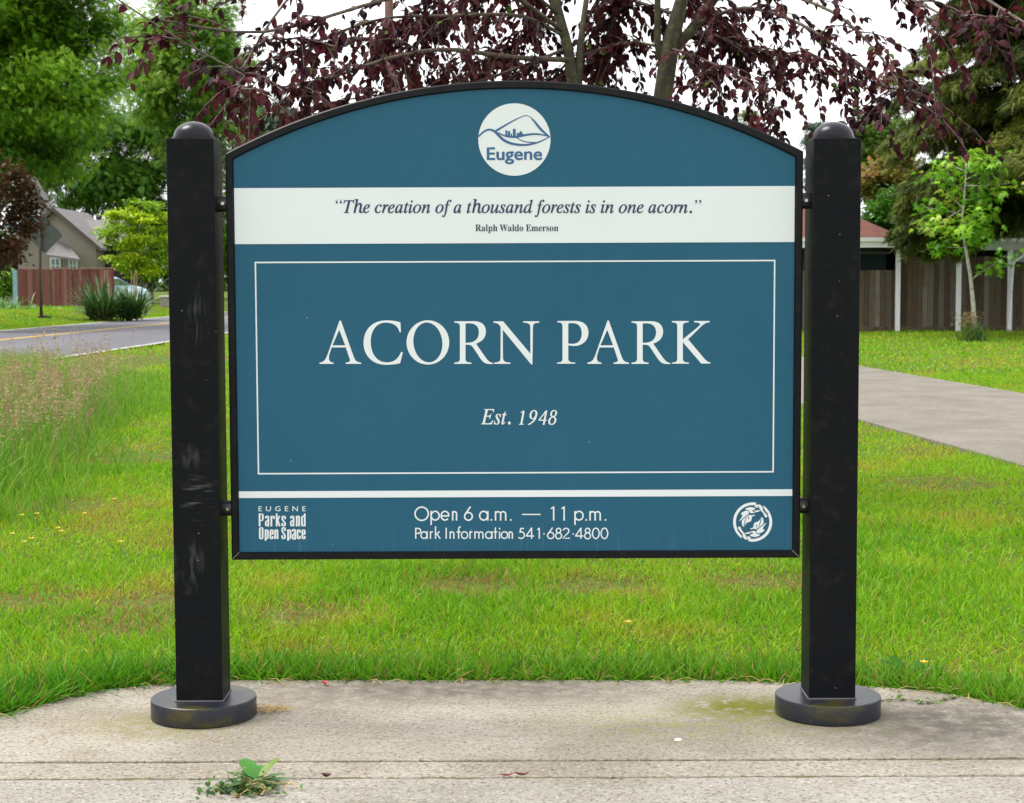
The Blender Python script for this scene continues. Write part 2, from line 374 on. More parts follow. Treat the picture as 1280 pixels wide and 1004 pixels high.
# outlines of the letters, contours split by ';', points as steps in 1/1000 of the type size
GLYPHS = {
 'quote': (
  '5 0 5 13 29 2 24 10 17 23 15 41 91 335 -3 12 -33 5 -58 -6 -21 -7 -17 -11 -14 -13 -25 -52 -15 1 30 112 386 0 -21 -115 -10 0 -3 36 -5 23 -11 16 -18 10 -29 5 -51 0 -9 -5 -5 -12 -99 -3'
  '64 -1 -16 2 -12 7 -9 27 -8 29 -1 -3 -13;669 -6 -19 6 -15 11 -11 17 -5 21 1 33 36 192 -4 35 -6 8 -9 4 -26 0 -31 -16 -31 -33 -27 -41 -18 -40 -41 -191 -63 0 93 442 -1 20 -6 9 -9 6 -35'
  ' 5 5 28 124 0 -53 -235 6 0 24 33 24 25 25 19 26 10 26 4 26 -3 20 -9 15 -15 8 -21 2 -42 -34 -168 -3 -27 4 -34 11 -10 16 -1 17 5 18 10 13 -19 -34 -25 -33 -12;850 -6 -29 9 -22 18 -16 '
  '26 -8 32 -1 33 4 26 9 27 28 53 19 25 21 22 23 18 38 21 38 11 31 1 19 -4 15 -9 11 -12 5 -16 -1 -26 -6 -16 -24 -30 -40 -26 -55 -21 -70 -14 -5 -37 3 -33 7 -20 13 -15 17 -9 23 -2 19 2 '
  '20 6 41 27 22 20 10 -10 -26 -29 -27 -22 -28 -15 -30 -9;842 158 49 11 39 18 29 25 17 28 6 31 -4 18 -12 8 -17 0 -17 -5 -18 -12 -17 -17 -32 -46;1339 -8 -34 5 -28 15 -21 24 -13 33 -4 4'
  '0 2 26 6 27 10 26 31 49 20 22 22 19 31 19 38 14 40 5 23 -2 19 -7 14 -11 9 -14 2 -15 -5 -24 -8 -8 -9 -5 -11 -2 -19 5 -9 13 0 17 11 19 3 11 -7 4 -15 2 -28 -5 -27 -13 -25 -22 -21 -29 '
  '-18 -34 -12 -37 -6 -35 0 -31 5 -26 11 -21 16 -15 19 -7 32 1 20 7 21 12 43 38 11 -11 -27 -29 -28 -22 -28 -15 -28 -10;1525 0 67 244 0 26 -4 7 -20 6 -17 1 2 13 106 19 4 -3 -36 -134 57'
  ' 88 24 27 20 17 23 5 16 -9 8 -18 -4 -26 -7 -10 -9 -8 -21 -4 -16 7 -10 20 -33 -39 -29 -46 -26 -53 -22 -61 -19 -69;1834 -6 -29 9 -23 18 -15 26 -8 32 -1 33 4 26 9 27 27 53 19 25 22 22'
  ' 23 18 38 21 38 11 31 1 19 -4 15 -9 11 -12 5 -16 -2 -26 -5 -16 -24 -30 -40 -26 -55 -21 -70 -14 -5 -37 2 -33 8 -20 12 -15 18 -9 22 -2 20 2 20 6 41 27 22 20 10 -10 -26 -29 -27 -22 -2'
  '8 -15 -30 -9;1825 158 50 11 39 18 29 25 17 28 6 31 -4 18 -12 8 -17 0 -17 -5 -18 -12 -17 -17 -32 -46;2089 -7 -18 6 -14 11 -9 18 -5 23 0 35 8 44 16 45 24 43 30 38 36 33 38 21 37 6 29'
  ' -5 9 -8 7 -10 4 -13 9 29 51 0 -69 -251 0 -20 6 -3 11 2 17 14 25 29 9 -8 -41 -51 -20 -16 -18 -10 -17 -3 -17 5 -9 15 0 21 22 85 -30 -46 -28 -35 -27 -25 -28 -15;2137 33 13 5 29 23 29'
  ' 36 26 44 21 48 12 47 1 21 -6 27 -6 8 -10 5 -25 1 -24 -11 -24 -21 -22 -31 -20 -38 -18 -55 -9 -40 -1 -43 9 -20 9 -4;2424 -8 -21 5 -6 7 -5 29 65 250 -47 0 3 14 25 7 23 14 23 19 22 25'
  ' 21 30 15 0 -26 -88 58 0 -6 -21 -57 0 -59 -228 1 -19 5 -5 12 2 19 15 26 31 10 -11 -21 -27 -21 -22 -20 -15 -20 -9;2685 397 -16 15 -3 21 10 19 19 10 20 -3 16 -16 3 -21 -3 -10 -15 -15'
  ';2610 -8 -21 6 -6 7 -5 33 11 48 45 162 2 25 -5 7 -20 7 -16 0 3 12 106 17 5 -8 -72 -243 -1 -20 4 -10 9 -3 19 9 39 43 10 -10 -22 -30 -22 -23 -22 -16 -20 -10;2841 -7 -33 10 -27 19 -19'
  ' 27 -10 34 0 34 5 31 12 30 16 30 20 27 24 24 26 21 28 18 29 12 30 6 34 -1 35 -9 27 -20 20 -27 9 -33 1 -33 -5 -27 -9 -28 -30 -53 -19 -23 -23 -21 -24 -18 -38 -20 -40 -10;2879 12 21 7'
  ' 21 13 19 18 18 23 29 53 18 59 4 28 -2 39 -7 21 -11 14 -16 9 -21 3 -26 -5 -26 -15 -25 -25 -23 -32 -19 -39 -14 -41 -8 -40 0 -32 5 -23 10 -17 14 -12 17 -6;3322 -8 -19 9 -6 8 -2 12 0 '
  '17 52 205 0 18 -5 10 -12 4 -23 -8 -28 -20 -29 -31 -28 -36 -24 -38 -20 -46 -30 -96 -55 0 73 249 0 23 -4 6 -19 6 -19 1 1 12 69 10 28 7 16 1 1 -4 -41 -134 40 50 37 39 36 27 31 17 27 5'
  ' 25 -6 7 -7 5 -11 1 -29 -56 -208 2 -15 7 -5 13 2 20 18 24 37 11 -8 -20 -33 -19 -26 -20 -18 -21 -11;3730 -7 -33 10 -27 19 -19 27 -10 34 0 34 5 31 12 30 16 30 20 27 24 24 26 21 28 18'
  ' 29 12 30 6 34 -1 35 -9 27 -20 20 -27 9 -33 1 -33 -5 -27 -9 -28 -30 -53 -19 -23 -22 -21 -24 -18 -39 -20 -39 -10;3768 12 21 7 21 13 19 18 18 23 29 53 18 59 4 28 -2 39 -7 21 -11 14 -'
  '16 9 -20 3 -27 -5 -26 -15 -25 -25 -23 -32 -19 -39 -14 -41 -7 -40 -1 -32 5 -23 10 -17 14 -12 18 -6;3939 -153 -13 4 -11 7 -7 9 -4 11 0 16 8 15 16 4 14 -3 7 -10 1 -15 -4 -12 4 -7 10 1'
  ' 14 8 15 29 19 71 58 308 -65 0 6 21 63 0 15 63 19 46 25 36 30 24 34 12 28 1 18 -4 15 -9 10 -12 5 -14 0 -19 -11 -15 -20 -5 -16 5 -8 12 0 18 4 11 -3 9 -9 5 -21 -3 -13 -10 -11 -17 -10'
  ' -24 -25 -110 79 0 -4 -21 -79 0 -47 -224 -27 -95 -14 -35 -21 -39 -15 -19 -16 -13 -17 -8;4408 -7 -18 6 -14 11 -9 18 -5 23 0 35 8 44 17 45 23 43 30 38 36 33 38 21 37 6 29 -5 9 -8 7 -'
  '10 4 -13 9 29 51 0 -69 -251 0 -20 6 -3 11 2 17 14 25 29 10 -8 -42 -51 -20 -16 -18 -10 -17 -3 -17 5 -9 15 0 21 22 85 -30 -46 -28 -35 -27 -25 -28 -15;4456 33 13 5 29 23 29 36 26 44 2'
  '1 48 12 47 1 21 -6 27 -6 8 -10 5 -25 1 -24 -11 -24 -21 -22 -31 -20 -38 -18 -55 -9 -40 -1 -43 9 -20 9 -4;4917 -8 -20 5 -7 7 -5 29 65 250 -46 0 3 14 24 7 24 14 22 19 22 25 21 30 16 0'
  ' -26 -88 57 0 -5 -21 -57 0 -60 -228 1 -19 6 -5 12 2 19 15 26 31 10 -11 -21 -27 -21 -22 -20 -15 -20 -9;5365 -6 -19 6 -15 11 -11 17 -5 21 0 33 37 192 -4 35 -7 8 -8 4 -27 0 -31 -16 -3'
  '1 -33 -27 -41 -17 -40 -42 -191 -62 0 92 442 0 20 -6 9 -10 6 -34 5 5 28 124 0 -53 -235 5 0 25 33 24 25 24 19 26 10 27 4 26 -3 20 -9 15 -15 8 -21 2 -42 -34 -168 -3 -27 4 -34 11 -10 1'
  '6 -1 17 5 18 10 12 -19 -33 -25 -33 -12;5560 -7 -34 10 -27 19 -19 27 -9 34 -1 34 6 31 11 30 16 30 20 27 24 24 26 21 28 18 30 12 29 6 35 -1 34 -9 28 -20 19 -27 10 -33 1 -33 -5 -27 -9'
  ' -28 -30 -53 -20 -23 -22 -21 -24 -18 -39 -20 -39 -10;5597 12 22 7 20 13 20 18 18 23 29 53 18 59 4 28 -2 39 -7 21 -12 14 -16 9 -20 3 -26 -5 -26 -15 -26 -25 -22 -32 -20 -39 -14 -41 -'
  '7 -40 0 -32 5 -23 9 -17 14 -12 18 -6;5862 -8 -13 4 -10 8 -7 11 -4 27 12 63 36 131 4 29 -2 10 -4 6 -20 6 -17 0 2 13 107 16 5 -3 -1 -12 -59 -209 -8 -38 3 -14 10 -7 15 0 17 7 20 14 42'
  ' 46 42 65 35 79 18 65 53 0 -66 -249 -1 -13 2 -9 6 -5 14 1 21 17 25 33 9 -9 -19 -30 -20 -23 -21 -17 -21 -10 -21 -3 -21 6 -7 7 -5 22 6 41 25 85 -40 -58 -36 -45 -34 -32 -32 -20;6236 -'
  '5 -28 9 -19 2 -6 -4 -4 -6 -13 0 15 110 11 -1 4 -33 9 -27 14 -19 18 -12 22 -4 18 3 15 7 12 13 7 16 3 20 -4 19 -10 21 -53 72 -13 25 -6 26 1 19 7 23 15 20 21 14 25 7 42 -1 27 -9 21 -2'
  ' 7 4 3 7 11 0 -13 -100 -12 0 -5 31 -9 23 -13 17 -17 10 -27 3 -12 -3 -10 -8 -7 -9 -4 -11 1 -15 8 -21 40 -55 30 -48 8 -26 -1 -34 -6 -19 -10 -17 -14 -15 -17 -12 -19 -8 -21 -5;6476 -7 '
  '-17 6 -14 11 -10 18 -5 23 1 35 8 44 16 45 24 43 30 38 36 33 37 21 38 6 28 -5 10 -8 7 -10 4 -13 9 29 51 0 -69 -251 0 -20 5 -3 11 2 18 14 25 29 9 -8 -42 -51 -19 -16 -18 -10 -17 -3 -1'
  '8 5 -8 15 -1 21 22 85 -30 -46 -28 -35 -27 -25 -27 -15;6525 33 13 5 29 23 28 36 27 44 21 48 11 47 1 21 -5 27 -7 8 -9 5 -25 1 -25 -11 -24 -21 -22 -31 -19 -38 -19 -55 -8 -40 -1 -43 9 '
  '-20 8 -4;6995 -8 -19 9 -6 8 -3 12 1 17 52 205 0 18 -5 10 -12 4 -23 -8 -28 -20 -29 -31 -29 -36 -23 -38 -20 -46 -30 -96 -55 0 73 249 0 23 -4 6 -19 6 -19 1 1 12 69 10 28 7 16 1 1 -4 -'
  '41 -134 40 50 37 39 36 27 31 17 27 5 25 -6 7 -7 5 -11 1 -29 -56 -208 2 -15 7 -5 13 2 20 18 24 37 11 -8 -20 -33 -19 -26 -20 -18 -21 -11;7191 -7 -22 7 -17 13 -12 20 -6 26 0 27 5 28 2'
  '2 59 35 58 46 48 37 24 37 12 18 1 28 -3 18 -11 5 -9 32 131 -2 22 -12 7 -28 2 4 12 58 9 44 11 5 -3 0 -9 -104 -399 -5 -37 5 -7 10 -2 18 8 39 43 10 -9 -44 -52 -19 -16 -18 -9 -19 -3 -2'
  '2 6 -6 7 -6 22 3 26 16 59 -28 -44 -27 -33 -27 -24 -28 -14;7240 28 15 5 30 25 30 38 26 46 20 50 12 46 0 35 -5 12 -7 8 -9 5 -12 2 -26 -5 -26 -15 -27 -26 -23 -34 -20 -42 -16 -44 -8 -3'
  '9 0 -26 3 -16 7 -12 10 -9 12 -4;7616 -153 -13 4 -11 7 -7 9 -4 11 0 16 8 15 16 4 14 -3 7 -10 1 -15 -4 -12 4 -7 10 1 14 8 15 29 19 71 58 308 -65 0 6 21 63 0 15 63 19 46 25 36 30 24 3'
  '4 12 28 1 18 -4 14 -9 11 -12 5 -14 0 -19 -11 -15 -20 -5 -16 5 -8 12 0 18 4 11 -3 9 -9 5 -21 -3 -13 -10 -11 -17 -10 -24 -25 -110 79 0 -4 -21 -79 0 -47 -224 -27 -95 -14 -35 -21 -39 -'
  '15 -19 -16 -13 -17 -8;7957 -7 -34 10 -27 19 -19 27 -9 34 -1 34 6 31 11 30 16 30 20 27 24 24 26 21 28 18 30 12 29 6 35 -1 34 -9 28 -20 19 -27 10 -33 0 -33 -4 -27 -9 -28 -30 -53 -20 '
  '-23 -22 -21 -24 -18 -39 -20 -39 -10;7994 12 22 7 20 13 20 18 17 23 29 53 19 59 3 28 -1 39 -7 21 -12 14 -16 9 -20 3 -26 -5 -26 -15 -26 -25 -22 -32 -20 -39 -14 -41 -7 -40 0 -32 5 -23'
  ' 9 -17 14 -12 18 -6;8208 0 67 244 0 26 -4 7 -20 6 -17 1 2 13 106 19 4 -3 -36 -134 57 88 24 27 20 17 23 5 16 -9 8 -18 -4 -26 -7 -10 -9 -8 -21 -4 -16 7 -10 20 -33 -39 -29 -46 -25 -53'
  ' -23 -61 -19 -69;8517 -6 -29 9 -23 18 -15 26 -8 32 -1 33 4 26 9 27 27 53 19 25 22 22 23 18 38 21 38 11 31 1 19 -4 15 -9 11 -12 5 -16 -2 -26 -5 -16 -24 -30 -40 -26 -55 -21 -70 -14 -'
  '5 -37 3 -33 7 -20 12 -15 18 -9 22 -2 20 2 20 6 41 27 22 20 10 -10 -26 -29 -27 -22 -28 -15 -30 -9;8508 158 50 11 39 18 29 25 17 28 6 31 -4 18 -12 8 -17 0 -17 -5 -18 -12 -17 -17 -32 '
  '-46;8780 -5 -28 9 -19 2 -6 -4 -4 -6 -13 0 15 110 11 -1 4 -33 9 -27 14 -19 18 -12 22 -4 18 3 15 7 12 13 7 16 3 20 -4 19 -10 21 -53 72 -13 25 -6 26 1 19 7 23 15 20 21 14 25 7 42 -1 2'
  '7 -9 21 -2 7 4 3 7 11 0 -13 -100 -12 0 -5 31 -9 23 -13 17 -17 10 -27 3 -12 -3 -10 -8 -7 -9 -4 -11 1 -15 8 -21 40 -55 30 -48 8 -26 -1 -34 -6 -19 -10 -17 -14 -15 -17 -12 -19 -8 -22 -'
  '5;9013 -8 -20 5 -7 7 -5 29 65 250 -46 0 3 14 24 7 24 14 23 19 21 25 21 30 16 0 -26 -88 57 0 -5 -21 -57 0 -60 -228 1 -19 6 -5 12 2 19 15 26 31 10 -11 -21 -27 -21 -22 -20 -15 -20 -9;'
  '9215 -5 -27 9 -19 2 -7 -4 -4 -6 -13 0 15 110 11 -1 4 -33 10 -27 14 -19 18 -12 21 -4 18 3 15 7 12 13 7 16 3 20 -4 19 -10 21 -53 72 -13 25 -6 26 1 19 7 23 15 20 21 14 25 7 43 -1 27 -'
  '9 20 -2 7 4 3 7 12 0 -14 -100 -11 0 -6 31 -9 23 -13 17 -17 10 -27 3 -12 -3 -10 -8 -7 -9 -4 -11 1 -15 8 -21 41 -55 29 -48 8 -26 -1 -34 -6 -19 -10 -17 -14 -15 -16 -12 -20 -8 -21 -5;9'
  '698 397 -16 15 -3 21 10 19 18 10 21 -3 16 -16 3 -21 -3 -10 -15 -15;9623 -8 -21 6 -6 7 -5 33 11 48 45 162 1 25 -4 7 -20 7 -16 0 2 12 107 17 4 -8 -71 -243 -1 -20 4 -10 9 -3 19 9 39 4'
  '3 10 -10 -23 -30 -21 -23 -22 -16 -21 -10;9816 -5 -28 9 -19 2 -7 -4 -3 -6 -14 0 15 110 12 -1 4 -33 9 -27 14 -19 18 -12 22 -4 17 3 15 7 12 13 8 16 2 20 -3 19 -10 21 -53 72 -13 25 -6 '
  '26 0 19 8 23 15 20 21 14 25 7 42 -1 27 -9 20 -2 8 4 2 7 12 0 -14 -100 -11 0 -5 31 -10 23 -13 17 -16 10 -28 3 -11 -3 -10 -8 -8 -9 -3 -11 0 -15 8 -21 41 -55 29 -48 9 -26 -1 -34 -6 -1'
  '9 -11 -17 -13 -15 -17 -12 -19 -8 -22 -5;10298 397 -16 15 -3 21 10 19 19 10 21 -3 15 -16 3 -21 -3 -10 -15 -15;10224 -8 -21 6 -7 7 -5 33 11 48 46 162 1 25 -5 7 -20 7 -16 0 3 12 106 1'
  '7 5 -8 -72 -243 -1 -20 5 -10 9 -3 19 9 38 43 10 -10 -22 -30 -22 -23 -21 -16 -21 -10;10584 -8 -18 9 -6 8 -3 12 1 17 51 205 1 18 -6 10 -11 4 -23 -8 -28 -20 -30 -31 -28 -36 -23 -38 -2'
  '1 -46 -30 -96 -54 0 72 249 0 23 -4 6 -18 6 -19 1 1 12 69 10 28 7 15 1 2 -4 -41 -134 39 50 38 39 35 27 31 17 27 5 25 -6 8 -7 5 -11 0 -29 -55 -208 1 -15 7 -5 14 2 19 18 25 37 10 -8 -'
  '19 -33 -20 -26 -20 -18 -20 -11;10993 -7 -33 10 -27 19 -20 27 -9 34 -1 34 6 31 11 30 17 30 20 27 23 24 26 21 29 18 29 12 29 6 35 -1 34 -9 28 -20 19 -27 10 -33 1 -33 -5 -27 -9 -28 -3'
  '0 -53 -20 -23 -22 -21 -24 -18 -38 -20 -40 -10;11030 12 22 7 21 13 19 18 18 23 29 53 18 59 4 28 -2 39 -7 21 -11 14 -16 9 -21 3 -26 -5 -26 -15 -26 -25 -22 -32 -19 -39 -15 -41 -7 -40 '
  '0 -32 5 -23 10 -17 13 -12 18 -6;11474 -8 -19 9 -6 8 -3 12 1 17 52 205 0 18 -6 10 -11 4 -23 -8 -28 -20 -29 -31 -29 -36 -23 -38 -20 -46 -30 -96 -55 0 73 249 0 23 -5 6 -18 6 -19 1 1 1'
  '2 69 10 28 7 16 1 1 -4 -41 -134 40 50 37 39 35 27 32 17 26 5 25 -6 8 -7 5 -11 1 -29 -56 -208 2 -15 6 -5 14 2 20 18 24 37 11 -8 -20 -33 -20 -26 -20 -18 -20 -11;11693 -6 -28 9 -23 18'
  ' -16 26 -8 32 0 33 4 26 8 27 28 53 19 25 21 22 24 18 38 21 38 11 30 1 20 -4 15 -9 10 -12 5 -16 -1 -26 -6 -16 -24 -30 -39 -26 -55 -21 -71 -14 -4 -37 2 -33 8 -20 12 -15 18 -9 22 -2 1'
  '9 2 20 6 42 27 21 20 10 -10 -26 -29 -27 -22 -27 -15 -30 -9;11685 158 49 11 39 18 29 25 18 28 5 31 -3 18 -12 8 -17 0 -17 -5 -18 -12 -18 -17 -31 -46;12123 -7 -17 6 -14 11 -10 18 -5 2'
  '3 1 35 8 44 16 45 23 43 31 38 36 33 37 21 38 6 28 -5 10 -8 7 -10 4 -13 8 29 51 0 -69 -251 1 -20 5 -3 11 2 18 14 24 29 10 -8 -42 -51 -19 -16 -18 -10 -17 -3 -18 5 -9 15 0 21 22 85 -3'
  '0 -46 -28 -35 -27 -25 -27 -15;12171 33 14 5 28 23 29 36 27 44 20 48 12 47 1 21 -5 27 -7 8 -10 5 -25 1 -24 -11 -24 -21 -22 -31 -19 -38 -19 -55 -9 -40 -1 -43 10 -20 8 -4;12525 -8 -35'
  ' 5 -28 15 -21 24 -12 33 -5 40 2 26 7 27 10 26 30 49 20 22 22 19 31 19 39 14 40 5 23 -2 18 -7 14 -11 9 -14 3 -15 -6 -24 -7 -8 -10 -5 -11 -2 -18 5 -10 13 0 17 11 19 3 11 -7 4 -14 2 -'
  '29 -5 -26 -13 -25 -22 -22 -29 -17 -34 -13 -37 -6 -35 0 -31 5 -26 11 -21 16 -15 19 -7 32 1 21 7 21 12 43 38 11 -11 -28 -29 -28 -22 -27 -15 -28 -10;12810 -7 -34 10 -27 19 -19 27 -10 '
  '34 0 34 6 31 11 30 16 30 20 27 24 24 26 21 28 18 30 12 29 6 35 -1 34 -9 28 -20 19 -27 10 -33 0 -33 -4 -27 -10 -28 -29 -53 -20 -23 -22 -21 -24 -18 -39 -20 -39 -10;12847 12 21 7 21 1'
  '3 20 18 17 23 29 53 19 59 3 28 -1 39 -7 21 -12 14 -16 9 -20 3 -26 -5 -26 -15 -26 -25 -22 -32 -20 -39 -14 -41 -7 -40 0 -32 4 -23 10 -17 14 -12 18 -6;13061 0 67 244 0 26 -4 7 -20 6 -'
  '17 1 2 13 106 19 3 -3 -35 -134 57 88 23 27 21 17 23 5 16 -9 8 -18 -4 -26 -7 -10 -9 -8 -21 -4 -16 7 -10 20 -33 -39 -29 -46 -26 -53 -22 -61 -19 -69;13514 -8 -19 9 -6 8 -2 12 0 17 52 '
  '205 0 18 -5 10 -12 4 -23 -8 -28 -20 -29 -31 -28 -36 -24 -38 -20 -46 -30 -96 -55 0 73 249 0 23 -4 6 -18 6 -20 1 1 12 69 10 28 7 16 1 1 -4 -41 -134 40 50 38 39 35 27 31 17 27 5 25 -6'
  ' 8 -7 4 -11 1 -29 -56 -208 2 -15 7 -5 13 2 20 18 24 37 11 -8 -20 -33 -19 -26 -20 -18 -21 -11;13732 -6 -10 7 -8 11 -4 15 0 19 4 15 8 10 22 10 26 -3 11 -7 8 -10 4 -15 0 -19 -4 -15 -8'
  ' -11 -11 -7'
 ),
 'ralph': (
  '0 0 0 17 24 3 17 7 10 11 6 17 2 336 -4 19 -8 14 -14 8 -32 7 0 16 239 -1 64 -9 26 -9 22 -10 18 -13 14 -16 10 -18 6 -21 2 -24 -4 -31 -13 -26 -20 -22 -29 -18 -36 -13 129 -191 16 -13 2'
  '0 -3 0 -17 -142 0 -137 212 -19 0 0 -145 4 -21 8 -14 13 -9 34 -6 0 -17;167 234 41 1 33 8 23 15 16 24 7 34 -2 54 -10 27 -15 19 -23 11 -38 4 -15 -3 -10 -6 -5 -10 -2 -57;694 -8 -15 5 -'
  '11 9 -7 13 -4 16 -38 -28 -21 -9 -22 -5 -37 -1 -23 7 -18 12 -13 18 -7 22 1 29 5 16 21 28 35 23 50 22 66 21 0 62 -4 18 -8 12 -12 9 -17 4 -26 0 -21 -7 -5 -6 -1 -10 18 -36 0 -12 -4 -12'
  ' -9 -10 -11 -7 -14 -4 -15 0 -14 4 -11 8 -8 11 -3 14 0 18 5 17 11 15 15 14 19 11 23 8 26 6 29 1 51 -4 37 -12 24 -22 14 -30 5 -40 1 -164 4 -10 9 -1 14 7 8 -14 -27 -25 -31 -12;612 34 '
  '19 7 25 22 0 106 -29 -9 -22 -13 -17 -17 -9 -21 -3 -25 5 -32 6 -10 10 -6;819 0 0 16 24 7 6 6 5 27 -2 364 -4 9 -7 6 -20 4 0 16 129 0 2 -420 4 -9 7 -6 18 -4 0 -16;1018 -139 0 15 20 5 '
  '10 10 4 19 1 333 -4 36 -5 7 -24 9 0 15 124 0 0 -47 13 20 15 16 18 11 19 7 36 1 26 -6 22 -14 20 -19 16 -24 12 -28 7 -32 3 -35 -3 -38 -7 -34 -13 -31 -16 -25 -20 -20 -24 -14 -26 -7 -3'
  '3 1 -18 5 -15 8 -28 27 2 -117 7 -24 6 -6 21 -7 14 -1 0 -16;1208 29 19 10 13 20 8 31 5 40 0 48 -4 39 -7 31 -12 19 -19 10 -23 -1 -22 -13 -18 -28 0 -166 15 -26 21 -13;1390 0 0 16 24 6'
  ' 6 8 4 26 0 274 -2 90 -4 9 -8 6 -19 5 0 15 129 0 0 -188 16 18 17 15 19 10 21 6 22 2 32 -4 24 -13 18 -21 10 -30 5 -209 3 -11 5 -7 10 -5 13 -2 0 -16 -161 0 0 16 15 2 8 4 9 19 0 196 -'
  '8 26 -9 6 -14 2 -24 -5 -21 -18 -10 -13 2 -200 4 -9 7 -6 19 -4 0 -16;2098 -11 -148 427 -7 11 -10 7 -21 5 0 16 196 0 0 -16 -27 -5 -7 -5 -5 -8 0 -23 81 -245 78 200 -25 68 -8 8 -39 10 '
  '0 16 211 0 0 -16 -30 -5 -9 -5 -6 -8 1 -22 79 -233 73 228 -1 25 -5 8 -21 10 -18 2 0 16 121 0 0 -16 -14 -5 -11 -8 -16 -27 -137 -410 -18 0 -112 320 -125 -320;2775 -8 -15 5 -11 9 -7 13'
  ' -3 16 -39 -28 -21 -9 -22 -5 -36 -1 -24 7 -18 12 -13 18 -6 22 0 29 6 16 20 28 35 23 51 22 65 21 0 62 -4 18 -8 12 -12 9 -16 4 -26 0 -21 -7 -6 -6 -1 -10 18 -36 0 -12 -4 -12 -9 -10 -1'
  '1 -7 -14 -4 -15 0 -14 4 -11 8 -7 11 -4 14 0 18 5 17 11 15 15 14 19 11 23 8 26 6 29 1 51 -4 37 -12 25 -22 14 -30 4 -40 1 -164 4 -10 10 -1 13 7 9 -14 -28 -25 -31 -12;2694 34 19 7 24 '
  '22 0 106 -29 -9 -22 -13 -16 -17 -10 -21 -3 -25 5 -32 7 -10 9 -6;2901 0 0 16 23 7 6 6 5 27 -2 364 -4 9 -6 6 -20 4 0 16 128 0 2 -420 4 -9 7 -6 18 -4 0 -16;3208 -9 -26 6 -22 13 -20 19'
  ' -16 24 -13 28 -7 32 -3 34 3 39 8 35 13 31 17 25 21 20 24 14 27 6 32 0 32 -12 27 -25 -1 129 -3 12 -7 9 -11 6 -25 3 0 16 143 0 2 -404 4 -10 7 -7 21 -6 0 -17 -46 -4 -84 -17 0 49 -12 '
  '-18 -15 -13 -17 -10 -18 -6;3259 29 13 4 22 20 11 23 -2 172 -5 12 -10 10 -12 7 -13 3 -19 -1 -19 -9 -13 -20 -8 -31 -4 -41 0 -49 4 -40 8 -31 12 -19 18 -10;3603 -9 -32 7 -29 13 -24 20 '
  '-20 25 -15 29 -9 33 -3 36 3 36 9 33 15 30 20 25 24 19 29 14 32 6 34 1 32 -7 28 -13 25 -20 20 -24 15 -30 9 -33 3 -37 -3 -37 -9 -33 -15 -30 -20 -24 -25 -19 -28 -14 -31 -6;3631 13 18 '
  '8 12 18 7 31 3 51 -1 94 -6 42 -10 24 -14 13 -19 5 -21 -5 -15 -13 -9 -24 -5 -42 -2 -93 4 -51 7 -32 13 -18 17 -8;3977 0 0 17 25 2 18 6 10 11 6 17 2 332 -4 25 -9 15 -13 9 -33 5 0 16 3'
  '83 0 0 -135 -15 0 -11 44 -20 31 -28 20 -41 12 -68 3 -20 -3 -10 -10 -3 -21 0 -150 28 1 28 7 20 15 15 23 14 53 16 0 0 -227 -16 0 -11 53 -9 19 -12 14 -15 9 -19 6 -39 3 0 -164 3 -14 6 '
  '-9 11 -5 46 -2 35 4 29 7 26 11 22 15 19 21 17 26 14 31 19 0 -28 -143;4423 0 0 16 24 6 6 8 4 26 -2 218 -4 10 -8 6 -19 4 0 16 127 0 0 -45 16 19 17 15 18 11 20 6 20 2 25 -2 21 -7 17 -'
  '11 12 -16 8 -21 17 21 18 16 19 11 21 7 23 2 31 -4 24 -13 17 -21 10 -30 5 -209 3 -11 5 -7 9 -5 14 -2 0 -16 -159 0 0 16 14 2 9 5 9 18 0 186 -5 31 -7 8 -12 5 -19 -1 -22 -11 -20 -22 3 '
  '-202 4 -9 7 -6 18 -4 0 -16 -157 0 0 16 14 2 9 5 9 18 0 186 -5 31 -7 8 -12 5 -20 -1 -22 -12 -19 -23 3 -199 3 -9 7 -6 18 -5 0 -16;5098 -9 -29 6 -25 13 -22 20 -19 24 -13 30 -9 34 -2 3'
  '9 2 36 9 32 14 29 19 24 23 20 26 13 29 7 37 -1 39 -12 31 -25 22 -35 10 -46 2 -32 -166 -1 4 -45 10 -34 16 -25 23 -15 29 -5 31 7 27 21 13 16 15 -13 -21 -30 -24 -23 -26 -17 -29 -10;50'
  '75 192 86 0 -4 66 -5 19 -9 13 -14 6 -9 1 -16 -4 -13 -11 -9 -19 -5 -26;5278 0 0 16 24 7 6 6 4 27 -2 220 -4 9 -7 5 -19 3 1 17 125 0 0 -58 15 23 17 19 18 13 19 9 18 2 20 -2 16 -7 11 -'
  '11 7 -15 2 -17 -1 -14 -6 -12 -9 -10 -11 -6 -27 0 -16 10 -12 16 -14 10 -10 -1 -11 -6 -10 -12 -8 -16 -4 -21 1 -164 4 -11 8 -7 34 -6 0 -16;5687 -9 -25 5 -33 12 -14 0 -10 -6 -7 -11 -15'
  ' 0 0 114 17 0 10 -31 15 -25 19 -19 21 -11 23 -4 18 2 14 5 11 10 6 12 2 14 -5 21 -18 18 -87 47 -20 17 -14 17 -8 20 -3 22 5 32 13 27 22 22 29 13 45 5 67 -14 7 5 6 9 13 0 0 -97 -15 0 '
  '-11 26 -13 21 -17 15 -18 9 -21 3 -15 -1 -12 -5 -10 -9 -5 -10 0 -24 5 -10 20 -17 73 -38 21 -14 16 -17 10 -19 5 -24 -1 -32 -9 -32 -19 -26 -26 -18 -32 -9;5987 -9 -32 7 -29 13 -25 20 -'
  '20 25 -15 29 -9 33 -3 36 3 36 9 33 15 30 20 25 25 19 28 14 32 6 34 1 32 -7 29 -13 24 -20 20 -24 15 -30 9 -33 3 -37 -3 -37 -9 -33 -15 -30 -20 -24 -24 -19 -28 -14 -32 -6;6015 13 17 8'
